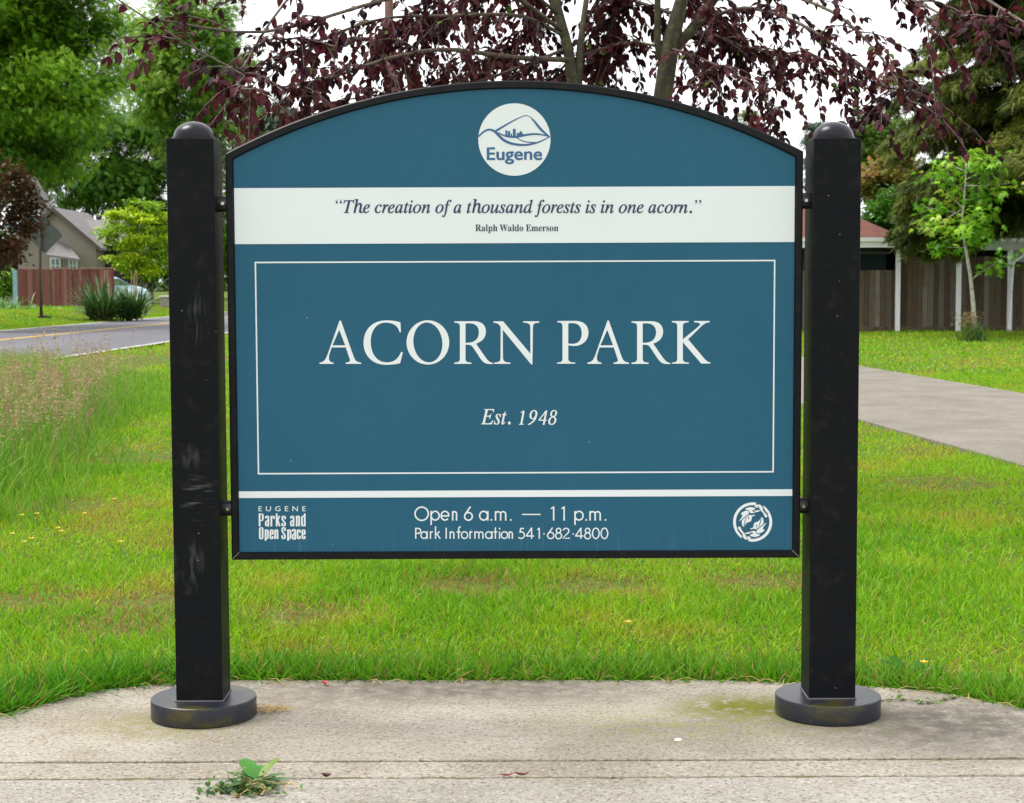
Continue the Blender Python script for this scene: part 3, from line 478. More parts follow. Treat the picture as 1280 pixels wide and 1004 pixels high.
  ' 12 18 8 31 3 51 -2 94 -6 42 -9 24 -15 13 -19 5 -21 -5 -14 -13 -9 -24 -6 -42 -1 -93 3 -51 8 -32 12 -18 17 -8;6190 0 0 16 23 6 7 8 4 26 -2 218 -4 10 -8 6 -19 4 0 16 129 0 0 -43 15 1'
  '9 18 14 19 10 21 6 22 2 31 -4 25 -13 17 -21 11 -30 4 -209 4 -11 5 -7 10 -5 13 -2 0 -16 -161 0 0 16 15 2 8 4 9 19 0 196 -8 26 -9 6 -14 2 -24 -5 -22 -18 -9 -13 2 -200 4 -9 7 -6 19 -4'
  ' 0 -16'
 ),
 'est': (
  '0 0 6 13 23 2 16 6 12 10 10 17 94 346 4 25 -2 12 -5 9 -10 6 -33 5 3 14 355 0 -19 -101 -11 2 -5 41 -6 13 -11 9 -15 7 -47 6 -88 -1 -20 -4 -11 -11 -47 -166 75 1 32 4 22 10 16 16 17 35'
  ' 12 0 -47 -165 -12 0 2 21 -2 27 -8 18 -20 8 -93 2 -44 -167 -4 -28 3 -8 8 -6 27 -4 92 1 32 5 27 9 25 12 21 16 20 21 26 40 13 0 -48 -128;536 -5 -28 9 -19 2 -7 -4 -3 -6 -14 0 15 110 1'
  '2 -1 4 -33 9 -27 14 -19 18 -12 22 -4 17 3 15 7 12 13 8 16 2 20 -3 19 -11 21 -52 72 -13 25 -7 26 1 19 8 23 15 20 21 14 24 7 43 -1 27 -9 20 -2 8 4 2 7 12 0 -14 -100 -11 0 -5 31 -10 2'
  '3 -13 17 -16 10 -28 3 -11 -3 -10 -8 -8 -9 -3 -11 0 -15 8 -21 41 -55 29 -48 9 -26 -1 -34 -6 -19 -11 -17 -13 -15 -17 -12 -19 -8 -22 -5;769 -8 -21 5 -6 7 -5 29 65 250 -46 0 2 14 25 7 '
  '23 14 23 19 22 25 21 30 15 0 -25 -88 57 0 -6 -21 -57 0 -59 -228 1 -19 6 -5 11 2 20 15 25 31 10 -11 -21 -27 -20 -22 -21 -15 -19 -9;994 -6 -11 7 -8 11 -3 15 0 19 3 15 8 10 23 10 25 -'
  '3 11 -7 8 -10 4 -15 0 -19 -4 -15 -8 -11 -11 -7'
 ),
 'logo': (
  '387 682 -387 0 0 -682 396 0 0 88 -298 0 0 212 279 0 0 88 -279 0 0 206 289 0;862 0 0 449 -89 0 0 -321 -18 -22 -21 -18 -21 -13 -23 -7 -24 -3 -33 4 -26 13 -18 20 -11 28 -4 34 0 285 -8'
  '9 0 0 -279 7 -62 21 -50 33 -37 43 -22 51 -8 27 3 28 9 28 13 26 19 24 22 0 -57;1346 449 -185 0 -67 -7 -54 -20 -41 -32 -25 -43 -9 -53 4 -37 11 -33 20 -28 28 -24 36 -21 -24 -8 -20 -10'
  ' -14 -14 -10 -15 -3 -17 7 -23 21 -23 17 -11 -42 -14 -31 -19 -23 -24 -13 -31 -4 -36 10 -44 28 -38 44 -29 57 -18 68 -7 73 6 59 19 44 29 27 40 9 49 -4 33 -14 30 -25 26 -37 21 -137 36 '
  '-28 11 -16 12 -6 14 13 23 34 11 45 9 48 14 42 28 24 34 16 44 2 23 -2 21 -4 20 -9 18 -32 39 92 0;1221 293 -4 -28 -12 -23 -18 -18 -24 -11 -28 -4 -30 4 -25 11 -19 17 -12 23 -4 27 5 25'
  ' 12 23 20 17 24 12 28 4 27 -4 24 -11 19 -18 12 -21;1258 -94 -5 -23 -16 -18 -26 -13 -34 -8 -43 -3 -44 3 -35 8 -25 14 -16 20 -5 24 5 22 14 19 21 15 28 9 34 3 36 -2 40 -7 35 -13 26 -2'
  '1;1790 130 -62 -34 -31 -11 -32 -7 -32 -2 -47 5 -39 17 -31 27 -21 38 -13 48 316 0 -9 89 -25 70 -41 49 -54 29 -66 10 -69 -11 -58 -30 -45 -48 -28 -63 -10 -76 9 -72 27 -66 45 -53 61 -3'
  '5 76 -13 43 2 37 6 35 11 32 15 32 19;1484 270 11 39 17 31 24 22 31 14 38 5 35 -5 28 -14 22 -24 14 -30 6 -38;1981 449 -89 0 0 -449 89 0 0 322 46 43 22 13 21 7 23 2 30 -5 24 -14 19 -'
  '23 11 -30 4 -37 0 -278 89 0 0 277 -8 66 -21 51 -33 36 -42 21 -49 7 -30 -3 -29 -9 -28 -13 -25 -19 -22 -24;2769 130 -62 -34 -31 -11 -32 -7 -32 -2 -47 5 -39 17 -31 27 -21 38 -13 48 31'
  '6 0 -9 89 -25 70 -41 49 -54 29 -66 10 -69 -11 -58 -30 -45 -48 -28 -63 -10 -76 9 -72 27 -66 45 -53 61 -35 76 -13 43 2 37 6 35 11 32 15 32 19;2463 270 11 39 17 31 24 22 31 14 38 5 35'
  ' -5 28 -14 22 -24 14 -30 6 -38'
 ),
 'town': (
  '387 682 -387 0 0 -682 396 0 0 88 -298 0 0 212 279 0 0 88 -279 0 0 206 289 0;1448 682 -98 0 -1 -434 -4 -33 -8 -30 -12 -26 -18 -23 -21 -18 -27 -15 -32 -12 -38 -7 -42 -3 -34 2 -32 7 -'
  '29 12 -27 16 -25 21 -16 19 -12 21 -7 26 -6 74 0 403 -98 0 0 -424 16 -99 42 -75 64 -53 77 -30 85 -10 109 13 85 36 61 58 36 77 12 93;2556 336 -229 0 0 -88 131 0 0 -140 -57 -16 -60 -1'
  '0 -31 -1 -91 12 -76 35 -59 55 -37 72 -13 85 13 84 37 72 56 56 73 36 84 13 49 -3 50 -8 49 -13 49 -19 48 -24 0 99 -109 40 -45 11 -43 5 -46 2 -118 -18 -101 -49 -78 -76 -51 -97 -18 -11'
  '4 18 -113 50 -95 77 -74 100 -47 118 -17 55 2 51 6 51 11 50 16 53 21;3460 682 -387 0 0 -682 396 0 0 88 -298 0 0 212 279 0 0 88 -279 0 0 206 289 0;4579 682 -92 0 0 -528 -462 528 -78 '
  '0 0 -682 92 0 0 525 456 -525 84 0;5491 682 -387 0 0 -682 396 0 0 88 -298 0 0 212 279 0 0 88 -279 0 0 206 289 0'
 ),
}

# ---------------------------------------------------------------- large structure: ground, slab, path, road
VERGE = .42
def hgt(x, y):
    x = np.asarray(x, float); y = np.asarray(y, float)
    h = -.03 + VERGE * smooth(-17.3, -21.0, x) * smooth(20, 50, y)
    return h + smooth(120, 400, np.hypot(x, y)) * 2.0
L1, L2 = ground(150, 858), ground(0, 893)
R1, R2 = ground(1092, 858), ground(1280, 885)
B1, B2 = ground(300, 850), ground(900, 850)
JY = ground(640, 972).y          # joint between the sign pad and the walk
TY = ground(640, 950).y          # tooled line
def ext(a, b, y):
    k = (y - a.y) / (b.y - a.y); return (a.x + (b.x - a.x) * k, y)
PAD = [ext(L1, L2, JY), (L2.x, L2.y), ((L1.x * .75 + L2.x * .25), L1.y - .06), (L1.x + .12, L1.y + .03), (B1.x, B1.y), (B2.x, B2.y), (R1.x, R1.y), (R1.x + .22, R1.y - .08), (R2.x, R2.y), ext(R1, R2, JY)]
# path on the right: straight, running away from the walk
PA0, PA1 = ground(1280, 582), ground(1076, 525)
PB0, PB1 = ground(1280, 492), ground(1076, 458)
def path_l(y): return PA0.x + (PA1.x - PA0.x) / (PA1.y - PA0.y) * (y - PA0.y)
def path_r(y): return PB0.x + (PB1.x - PB0.x) / (PB1.y - PB0.y) * (y - PB0.y)
RN0, RN1 = ground(0, 457), ground(210, 427.5)
RF0, RF1 = ground(0, 412.5), ground(210, 396)
RC0, RC1 = ground(0, 424.5), ground(210, 404)
def lin(a, b, y): return a.x + (b.x - a.x) / (b.y - a.y) * (y - a.y)
ROAD_S = .026
def road_n(y): return RN0.x + ROAD_S * (y - RN0.y)
def road_f(y): return RF1.x + ROAD_S * (y - RF1.y)
def road_c(y): return (RC0.x + RC1.x) / 2 + ROAD_S * (y - (RC0.y + RC1.y) / 2)

xs = np.concatenate([-np.geomspace(600, 40, 22), np.arange(-38, 39, 1.0), np.geomspace(40, 600, 22)])
ys = np.concatenate([[-600, -300, -120, -60, -30, -10], np.arange(0, 100, 1.5), np.geomspace(101, 900, 26)])
X, Y = np.meshgrid(xs, ys)
Z = hgt(X, Y)
Z -= np.where((X < road_n(Y) + .2) & (X > road_f(Y) - .2), .05, 0)
Vg = np.stack([X, Y, Z], -1).reshape(-1, 3); nx = len(xs)
Fg = np.array([[j * nx + i, j * nx + i + 1, (j + 1) * nx + i + 1, (j + 1) * nx + i] for j in range(len(ys) - 1) for i in range(nx - 1)])
m_ground = mat('soil_grass', (.075, .13, .016), rough=.95, spec=.1, noise=[(.5, (.12, .15, .03), .45, .65), (3.2, (.09, .07, .025), .52, .72), (14, (.035, .055, .012), .5, .7)], bump=(60, .6, .03))
tag(fast_mesh('ground', Vg, Fg, m_ground, smooth=True), 'green lawn and verge ground running to the horizon', 'ground', kind='structure')

def concrete(name, tone=(.44, .42, .38), pad=False):
    m = bpy.data.materials.new(name); m.use_nodes = True
    nt = m.node_tree; N = nt.nodes; L = nt.links; p = N["Principled BSDF"]
    p.inputs['Roughness'].default_value = .88; p.inputs['Specular IOR Level'].default_value = .25
    tc = N.new('ShaderNodeTexCoord')
    def noise(sc, stretch=(1, 1, 1), det=6, ro=.6):
        mp = N.new('ShaderNodeMapping'); mp.inputs['Scale'].default_value = stretch
        L.new(tc.outputs['Object'], mp.inputs[0])
        t = N.new('ShaderNodeTexNoise'); t.inputs['Scale'].default_value = sc; t.inputs['Detail'].default_value = det; t.inputs['Roughness'].default_value = ro
        L.new(mp.outputs[0], t.inputs[0]); return t.outputs[0]
    def rng_(v, a, b):
        r = N.new('ShaderNodeMapRange'); r.inputs[1].default_value = a; r.inputs[2].default_value = b; L.new(v, r.inputs[0]); return r.outputs[0]
    def mixc(f, a, b):
        x = N.new('ShaderNodeMix'); x.data_type = 'RGBA'; L.new(f, x.inputs['Factor'])
        if isinstance(a, tuple): x.inputs['A'].default_value = (*a, 1)
        else: L.new(a, x.inputs['A'])
        x.inputs['B'].default_value = (*b, 1); return x.outputs['Result']
    def mul(a, b):
        x = N.new('ShaderNodeMath'); x.operation = 'MULTIPLY'; L.new(a, x.inputs[0])
        if isinstance(b, float): x.inputs[1].default_value = b
        else: L.new(b, x.inputs[1])
        return x.outputs[0]
    t = tone
    c = mixc(rng_(noise(1.6), .38, .68), t, (t[0] * .68, t[1] * .66, t[2] * .62))
    c = mixc(mul(rng_(noise(5), .5, .75), .6), c, (t[0] * .62, t[1] * .56, t[2] * .48))
    c = mixc(mul(rng_(noise(9, (.45, 1.8, 1)), .5, .72), .5), c, (t[0] * .6, t[1] * .58, t[2] * .52))
    c = mixc(mul(rng_(noise(62, det=7, ro=.8), .52, .59), .9), c, (t[0] * .3, t[1] * .27, t[2] * .24))
    c = mixc(mul(rng_(noise(42, det=5), .54, .7), .5), c, (t[0] * .5, t[1] * .47, t[2] * .42))
    c = mixc(mul(rng_(noise(85, det=5, ro=.7), .56, .66), .75), c, (t[0] * 1.6, t[1] * 1.6, t[2] * 1.55))
    if pad:
        def blob(x, y, r, sx=1.0):
            vm = N.new('ShaderNodeVectorMath'); vm.operation = 'SUBTRACT'; L.new(tc.outputs['Object'], vm.inputs[0]); vm.inputs[1].default_value = (x, y, 0)
            v2 = N.new('ShaderNodeVectorMath'); v2.operation = 'MULTIPLY'; L.new(vm.outputs[0], v2.inputs[0]); v2.inputs[1].default_value = (1 / sx, 1, 0)
            ln = N.new('ShaderNodeVectorMath'); ln.operation = 'LENGTH'; L.new(v2.outputs[0], ln.inputs[0])
            r_ = N.new('ShaderNodeMapRange'); r_.inputs[1].default_value = r; r_.inputs[2].default_value = r * .25; L.new(ln.outputs['Value'], r_.inputs[0])
            return r_.outputs[0]
        g1 = ground(930, 884); g2 = ground(205, 905); g3 = ground(1190, 905); g4 = ground(560, 862); g5 = ground(880, 905); g6 = ground(370, 880)
        moss = noise(16)
        c = mixc(mul(mul(blob(g3.x, g3.y, .5, 1.3), rng_(moss, .28, .58)), .9), c, (.105, .092, .075))
        c = mixc(mul(mul(blob(g4.x, g4.y, .26, 4.5), rng_(moss, .28, .58)), .9), c, (.11, .095, .08))
        c = mixc(mul(mul(blob(g6.x, g6.y, .22, 1.6), rng_(moss, .35, .62)), .6), c, (.17, .14, .1))
        c = mixc(mul(mul(blob(g5.x, g5.y, .3, 2.6), rng_(moss, .4, .6)), .55), c, (.25, .24, .07))
        c = mixc(mul(mul(blob(g1.x, g1.y, .23, 1.4), rng_(moss, .34, .48)), 1.0), c, (.12, .125, .008))
        c = mixc(mul(mul(blob(g2.x, g2.y, .25, 1.5), rng_(moss, .36, .56)), .8), c, (.2, .18, .06))
    L.new(c, p.inputs['Base Color'])
    b = N.new('ShaderNodeBump'); b.inputs['Strength'].default_value = .8; b.inputs['Distance'].default_value = .006
    x = N.new('ShaderNodeMath'); x.operation = 'ADD'; L.new(noise(120, det=4), x.inputs[0]); L.new(noise(48, (.5, 1.6, 1), 5), x.inputs[1])
    L.new(x.outputs[0], b.inputs['Height']); L.new(b.outputs[0], p.inputs['Normal'])
    return m
m_pad = concrete('pad_concrete', (.35, .318, .265), True)
m_walk = concrete('walk_concrete', (.34, .32, .28))
m_path = concrete('path_concrete', (.225, .205, .175))
def poly_slab(name, poly, z0, z1, m, label, cat='paving', bev=.006):
    o = MB().slab(poly, z0, z1).build(name, m, bevel=bev)
    return tag(o, label, cat, kind='structure')
# main pad, the tooled strip in front of it, the walk
def pad_edge(y):
    return ext(L1, L2, y)[0], ext(R1, R2, y)[0]
t0, t1 = pad_edge(TY); j0, j1 = pad_edge(JY)
def ragged(x0, x1, y, sg):
    """a worn slab edge from x0 to x1: small wander and the odd chip"""
    n_ = int(abs(x1 - x0) / .025); out = []
    for x in np.linspace(x0, x1, n_):
        chip = max(0, float(vnoise(x, y * 31, 9)) - .72) * .05
        out.append((float(x), y + sg * (.0035 * (float(vnoise(x, y * 17, 22)) - .3) + chip)))
    return out
mainpad = PAD[1:-1] + ragged(t1, t0, TY + .004, 1)
poly_slab('sign_pad', mainpad, -.12, 0, m_pad, 'weathered concrete pad under the park sign with mossy stains', bev=.004)
poly_slab('pad_border', ragged(j0, j1, JY + .016, 1) + ragged(t1, t0, TY - .003, -1), -.12, -.003, m_pad, 'narrow tooled concrete border between the sign pad and the walk', bev=.005)
poly_slab('pavement', [(-30, JY - 1.6), (30, JY - 1.6), (30, JY - .009)] + ragged(4, -4, JY - .009, -1) + [(-30, JY - .009)], -.12, .002, m_walk, 'pale concrete pavement along the bottom of the picture')
mj = mat('joint_dirt', (.10, .08, .045), rough=1, noise=(14, (.15, .15, .04), .5, .62))
jb = MB(); jx = np.arange(-5, 5.01, .012)
for yc in (JY, TY):
    for k_ in range(len(jx) - 1):
        xa, xb = jx[k_], jx[k_ + 1]
        f = lambda x: -.014 + .012 * float(vnoise(x, yc * 7, 45)) ** .6 * float(smooth(.3, .8, vnoise(x + 3, yc * 3, 2.6)))
        jb.add([(xa, yc - .02, f(xa)), (xb, yc - .02, f(xb)), (xb, yc + .02, f(xb)), (xa, yc + .02, f(xa))], [(0, 1, 2, 3)])
jb.box(-30, 30, JY - .02, TY + .02, -.11, -.03)
tag(jb.build('pavement_joint', mj), 'dirty joint between the pavement and the sign pad', 'joint', kind='structure')
py_ = np.linspace(JY + .02, 49, 40)
def strip(y0, y1): return [(path_l(y0), y0), (path_r(y0), y0), (path_r(y1), y1), (path_l(y1), y1)]
mbp = MB(); y = JY + .01
cuts = [y] + [8, 11.2, 14.4, 17.6, 20.8, 24, 27.2, 30.4, 33.6, 36.8, 40, 44]
for a, b in zip(cuts[:-1], cuts[1:]): mbp.slab(strip(a, b - .012), -.1, .004)
tag(mbp.build('path', m_path, bevel=.006), 'grey concrete path crossing the lawn to the right of the sign', 'path', kind='structure')

m_road = mat('asphalt', (.1, .1, .112), rough=.85, spec=.3, noise=[(.35, (.135, .132, .15), .4, .65, (1, .15, 1)), (90, (.07, .07, .078), .5, .7)], bump=(120, .3, .004))
ry = np.concatenate([[-80], np.arange(0, 200, 5.0), [260, 340, 430]])
def ribbon(name, xl, xr, z, m):
    V = []; F = []
    for k, yy in enumerate(ry):
        zz = hgt(0, yy) + .03
        V += [(xl(yy), yy, z + zz), (xr(yy), yy, z + zz)]
        if k: F.append((2 * k - 2, 2 * k - 1, 2 * k + 1, 2 * k))
    return MB().add(V, F).build(name, m)
tag(ribbon('road', road_f, road_n, -.01, m_road), 'dark asphalt road running away behind the left post', 'road', kind='structure')
m_yel = mat('yellow_paint', (.62, .38, .05), rough=.7, noise=(30, (.3, .22, .1), .52, .72))
m_wht = mat('edge_paint', (.4, .39, .36), rough=.8, noise=(3, (.3, .28, .22), .48, .7))
for dx in (-.16, .06):
    tag(ribbon('road_line', lambda yy: road_c(yy) + dx, lambda yy: road_c(yy) + dx + .11, -.005, m_yel), 'worn double yellow line along the middle of the road', 'road line', 'yellow centre lines', 'structure')
tag(ribbon('road_edge', lambda yy: road_n(yy) - .04, lambda yy: road_n(yy) + .16, -.0052, m_wht), 'pale concrete edging strip along the near side of the road', 'road edge', kind='structure')
tag(ribbon('road_edge', lambda yy: road_f(yy) - .2, lambda yy: road_f(yy) + .1, -.0052, m_wht), 'thin pale edging strip along the far side of the road', 'road edge', kind='structure')

# ---------------------------------------------------------------- the park sign
YP = 5.41                         # front face of the posts
PC = YP + .078                    # middle of the posts
YF = PC - .03                     # front face of the frame
YS = YF + .010                    # face of the sign board
sign = thing('park_sign', 'wide arched blue park sign reading ACORN PARK hung between two black square posts', 'park sign', (at(643, 800, PC).x, PC, 0))

def post_material():
    m = bpy.data.materials.new('black_paint'); m.use_nodes = True
    nt = m.node_tree; N = nt.nodes; L = nt.links; p = N["Principled BSDF"]
    p.inputs['Specular IOR Level'].default_value = .075
    tc = N.new('ShaderNodeTexCoord')
    def noise(sc, stretch=(1, 1, 1), det=6, rot=0):
        mp = N.new('ShaderNodeMapping'); mp.inputs['Rotation'].default_value = (0, R(rot), 0); mp.inputs['Scale'].default_value = stretch; L.new(tc.outputs['Object'], mp.inputs[0])
        t = N.new('ShaderNodeTexNoise'); t.inputs['Scale'].default_value = sc; t.inputs['Detail'].default_value = det; L.new(mp.outputs[0], t.inputs[0]); return t.outputs[0]
    def rg(v, a, b):
        r = N.new('ShaderNodeMapRange'); r.inputs[1].default_value = a; r.inputs[2].default_value = b; L.new(v, r.inputs[0]); return r.outputs[0]
    def mul(a, b):
        x = N.new('ShaderNodeMath'); x.operation = 'MULTIPLY'; L.new(a, x.inputs[0])
        if isinstance(b, float): x.inputs[1].default_value = b
        else: L.new(b, x.inputs[1])
        return x.outputs[0]
    def mix(f, a, b):
        x = N.new('ShaderNodeMix'); x.data_type = 'RGBA'; L.new(f, x.inputs['Factor'])
        if isinstance(a, tuple): x.inputs['A'].default_value = (*a, 1)
        else: L.new(a, x.inputs['A'])
        x.inputs['B'].default_value = (*b, 1); return x.outputs['Result']
    c = mix(rg(noise(3), .4, .7), (.0058, .0068, .0085), (.0085, .0088, .0095))
    c = mix(mul(rg(noise(26), .55, .75), .5), c, (.022, .021, .018))
    # chalky smears on the left post, each with its own place
    def smear(px, py, rx, rz, stretch, lo, hi, amt, rot=0, sc=22):
        nonlocal c
        q = at(px, py, YP)
        s = N.new('ShaderNodeVectorMath'); s.operation = 'SUBTRACT'; L.new(tc.outputs['Object'], s.inputs[0]); s.inputs[1].default_value = q
        v = N.new('ShaderNodeVectorMath'); v.operation = 'MULTIPLY'; L.new(s.outputs[0], v.inputs[0]); v.inputs[1].default_value = (1 / rx, 0, 1 / rz)
        l = N.new('ShaderNodeVectorMath'); l.operation = 'LENGTH'; L.new(v.outputs[0], l.inputs[0])
        c = mix(mul(mul(rg(l.outputs['Value'], 1, .45), rg(noise(sc, stretch, 6, rot), lo, hi)), amt), c, (.22, .23, .24))
    smear(247, 392, .045, .13, (2.6, 1, .35), .5, .72, .14, 0, 34)
    smear(238, 572, .035, .05, (2, 1, .9), .42, .62, .16)
    smear(246, 622, .065, .085, (.35, 1, 2.6), .52, .68, .3, -35, 40)
    smear(236, 706, .06, .11, (2.2, 1, .4), .5, .72, .2, 8, 36)
    # specks
    vo = N.new('ShaderNodeTexVoronoi'); vo.inputs['Scale'].default_value = 26; L.new(tc.outputs['Object'], vo.inputs['Vector'])
    sp = N.new('ShaderNodeMath'); sp.operation = 'LESS_THAN'; L.new(vo.outputs['Distance'], sp.inputs[0]); sp.inputs[1].default_value = .045
    gt = N.new('ShaderNodeSeparateColor'); L.new(vo.outputs['Color'], gt.inputs[0])
    g2 = N.new('ShaderNodeMath'); g2.operation = 'GREATER_THAN'; L.new(gt.outputs[0], g2.inputs[0]); g2.inputs[1].default_value = .72
    c = mix(mul(mul(sp.outputs[0], g2.outputs[0]), .7), c, (.4, .4, .38))
    L.new(c, p.inputs['Base Color'])
    r = rg(noise(8), .3, .8)
    mr = N.new('ShaderNodeMapRange'); mr.inputs[3].default_value = .34; mr.inputs[4].default_value = .55; L.new(noise(9), mr.inputs[0]); L.new(mr.outputs[0], p.inputs['Roughness'])
    return m
m_post = post_material()
m_frame = mat('black_frame', (.009, .009, .011), rough=.35, spec=.12, noise=(20, (.016, .015, .014), .5, .75))
m_base = mat('black_base', (.013, .015, .023), rough=.34, spec=.4, noise=[(7, (.05, .044, .008), .5, .66, (1, 1, 2)), (70, (.09, .08, .05), .64, .76)])
m_seam = mat('weld_grey', (.09, .09, .1), rough=.6)

def make_post(pxc):
    xc = at(pxc, 500, YP).x; w = .0775
    ztop = at(pxc, 172.5, YP).z
    post = MB().box(xc - w, xc + w, YP, YP + 2 * w, .064, ztop).build('sign_post', m_post, sign, bevel=.003)
    prof = [(.0705, ztop + .001), (.0705, ztop + .008), (.0665, ztop + .0085)]
    for k in range(1, 12):
        a = k / 12 * math.pi / 2
        prof.append((.067 * math.cos(a), ztop + .009 + .051 * math.sin(a)))
    prof.append((.003, ztop + .060))
    MB().lathe(prof, xc, YP + w, 56).build('post_cap', mat('cap_paint', (.007, .007, .012), rough=.26, spec=.24), post, auto=35)
    r = .1765; h = .067
    base = [(r - .006, 0.0), (r, .004), (r, h - .005), (r - .001, h - .002), (r - .004, h), (r - .03, h + .0005), (.06, h + .0006)]
    MB().lathe(base, xc, YP + w, 72).build('post_base', m_base, post, auto=30)
    # weld bead round the foot
    q = w + .001
    MB().tube([(xc - q, YP - .001, h + .002), (xc + q, YP - .001, h + .002), (xc + q, YP + 2 * w + .001, h + .002), (xc - q, YP + 2 * w + .001, h + .002), (xc - q, YP - .001, h + .002)], .0035, 6).build('weld_seam', m_seam, post, smooth=True)
    return post, xc, w, ztop
postL, xl, pw, zl = make_post(242.7)
postR, xr, _, zr = make_post(1044.0)

fx0 = at(286.3, 500, YF).x; fx1 = at(1001.7, 500, YF).x
fz0 = (at(290, 700, YF).z + at(999, 697.5, YF).z) / 2
fzs = (at(283, 190, YF).z + at(1004, 191, YF).z) / 2
fza = at(643, 100.5, YF).z
def arch(x0, x1, zs, za, n=72):
    c = (x0 + x1) / 2; h = (x1 - x0) / 2; s = za - zs
    r = (h * h + s * s) / (2 * s); z0 = za - r
    a = math.asin(h / r)
    return [(c + r * math.sin(t), z0 + r * math.cos(t)) for t in np.linspace(a, -a, n)]
def panel_outline(i):
    """outline moved inwards by i"""
    up = i * 1.04
    return [(fx0 + i, fz0 + i), (fx1 - i, fz0 + i)] + arch(fx0 + i, fx1 - i, fzs - up * 1.15 + i * .45, fza - up)
o0 = panel_outline(0); o1 = panel_outline(.004); o2 = panel_outline(.0215); o3 = panel_outline(.026)
n = len(o0)
rings = [(o0, PC + .03), (o0, YF + .004), (o1, YF), (o2, YF), (o3, YF + .012), (o3, PC + .03)]
V = [(x, y, z) for o, y in rings for x, z in o]
F = [(k * n + i, k * n + (i + 1) % n, ((k + 1) % len(rings)) * n + (i + 1) % n, ((k + 1) % len(rings)) * n + i) for k in range(len(rings)) for i in range(n)]
MB().add(V, F).build('sign_frame', m_frame, sign, auto=25)
# mitre seams at the two bottom corners, worn to bare metal
m_bare = mat('bare_metal', (.3, .27, .18), rough=.5)
for sx in (0, 1):
    a = o0[sx]; b = o3[sx]
    MB().tube([(a[0] * .85 + b[0] * .15, YF - .0006, a[1] * .85 + b[1] * .15), (b[0], YF - .0006, b[1])], .0011, 5).build('mitre_seam', m_bare, sign)

def board_material():
    m = bpy.data.materials.new('blue_board'); m.use_nodes = True
    nt = m.node_tree; N = nt.nodes; L = nt.links; p = N["Principled BSDF"]
    p.inputs['Roughness'].default_value = .42; p.inputs['Specular IOR Level'].default_value = .12
    tc = N.new('ShaderNodeTexCoord')
    def noise(sc, st=(1, 1, 1)):
        mp = N.new('ShaderNodeMapping'); mp.inputs['Scale'].default_value = st; L.new(tc.outputs['Object'], mp.inputs[0])
        t = N.new('ShaderNodeTexNoise'); t.inputs['Scale'].default_value = sc; t.inputs['Detail'].default_value = 5; L.new(mp.outputs[0], t.inputs[0]); return t.outputs[0]
    def rg(v, a, b):
        r = N.new('ShaderNodeMapRange'); r.inputs[1].default_value = a; r.inputs[2].default_value = b; L.new(v, r.inputs[0]); return r.outputs[0]
    def mul(a, b):
        x = N.new('ShaderNodeMath'); x.operation = 'MULTIPLY'; L.new(a, x.inputs[0])
        if isinstance(b, float): x.inputs[1].default_value = b
        else: L.new(b, x.inputs[1])
        return x.outputs[0]
    def mix(f, a, b):
        x = N.new('ShaderNodeMix'); x.data_type = 'RGBA'; L.new(f, x.inputs['Factor'])
        if isinstance(a, tuple): x.inputs['A'].default_value = (*a, 1)
        else: L.new(a, x.inputs['A'])
        x.inputs['B'].default_value = (*b, 1); return x.outputs['Result']
    c = mix(rg(noise(2.2), .35, .7), (.0215, .100, .163), (.0245, .107, .171))
    c = mix(mul(rg(noise(40), .5, .8), .25), c, (.03, .13, .21))
    # water marks along the bottom edge
    sx = N.new('ShaderNodeSeparateXYZ'); L.new(tc.outputs['Object'], sx.inputs[0])
    low = rg(sx.outputs['Z'], fz0 + .17, fz0 + .02)
    c = mix(mul(mul(low, rg(noise(60, (1.4, 1, .04)), .6, .74)), .16), c, (.3, .36, .4))
    vo = N.new('ShaderNodeTexVoronoi'); vo.inputs['Scale'].default_value = 15; L.new(tc.outputs['Object'], vo.inputs['Vector'])
    sp = N.new('ShaderNodeMath'); sp.operation = 'LESS_THAN'; L.new(vo.outputs['Distance'], sp.inputs[0]); sp.inputs[1].default_value = .028
    gt = N.new('ShaderNodeSeparateColor'); L.new(vo.outputs['Color'], gt.inputs[0])
    g2 = N.new('ShaderNodeMath'); g2.operation = 'GREATER_THAN'; L.new(gt.outputs[0], g2.inputs[0]); g2.inputs[1].default_value = .8
    c = mix(mul(mul(sp.outputs[0], g2.outputs[0]), .7), c, (.4, .5, .52))
    L.new(c, p.inputs['Base Color'])
    return m
m_board = board_material()
ob = panel_outline(.0255)
board = MB().prism(ob, YS, YS + .008).build('sign_board', m_board, sign)
m_white = mat('white_vinyl', (.715, .757, .76), rough=.45, spec=.2, noise=(3, (.695, .735, .735), .4, .7))
m_navy = mat('navy_vinyl', (.018, .026, .085), rough=.5)
m_ink = mat('dark_ink', (.02, .024, .045), rough=.5)
m_blue2 = mat('logo_blue', (.026, .105, .24), rough=.5)

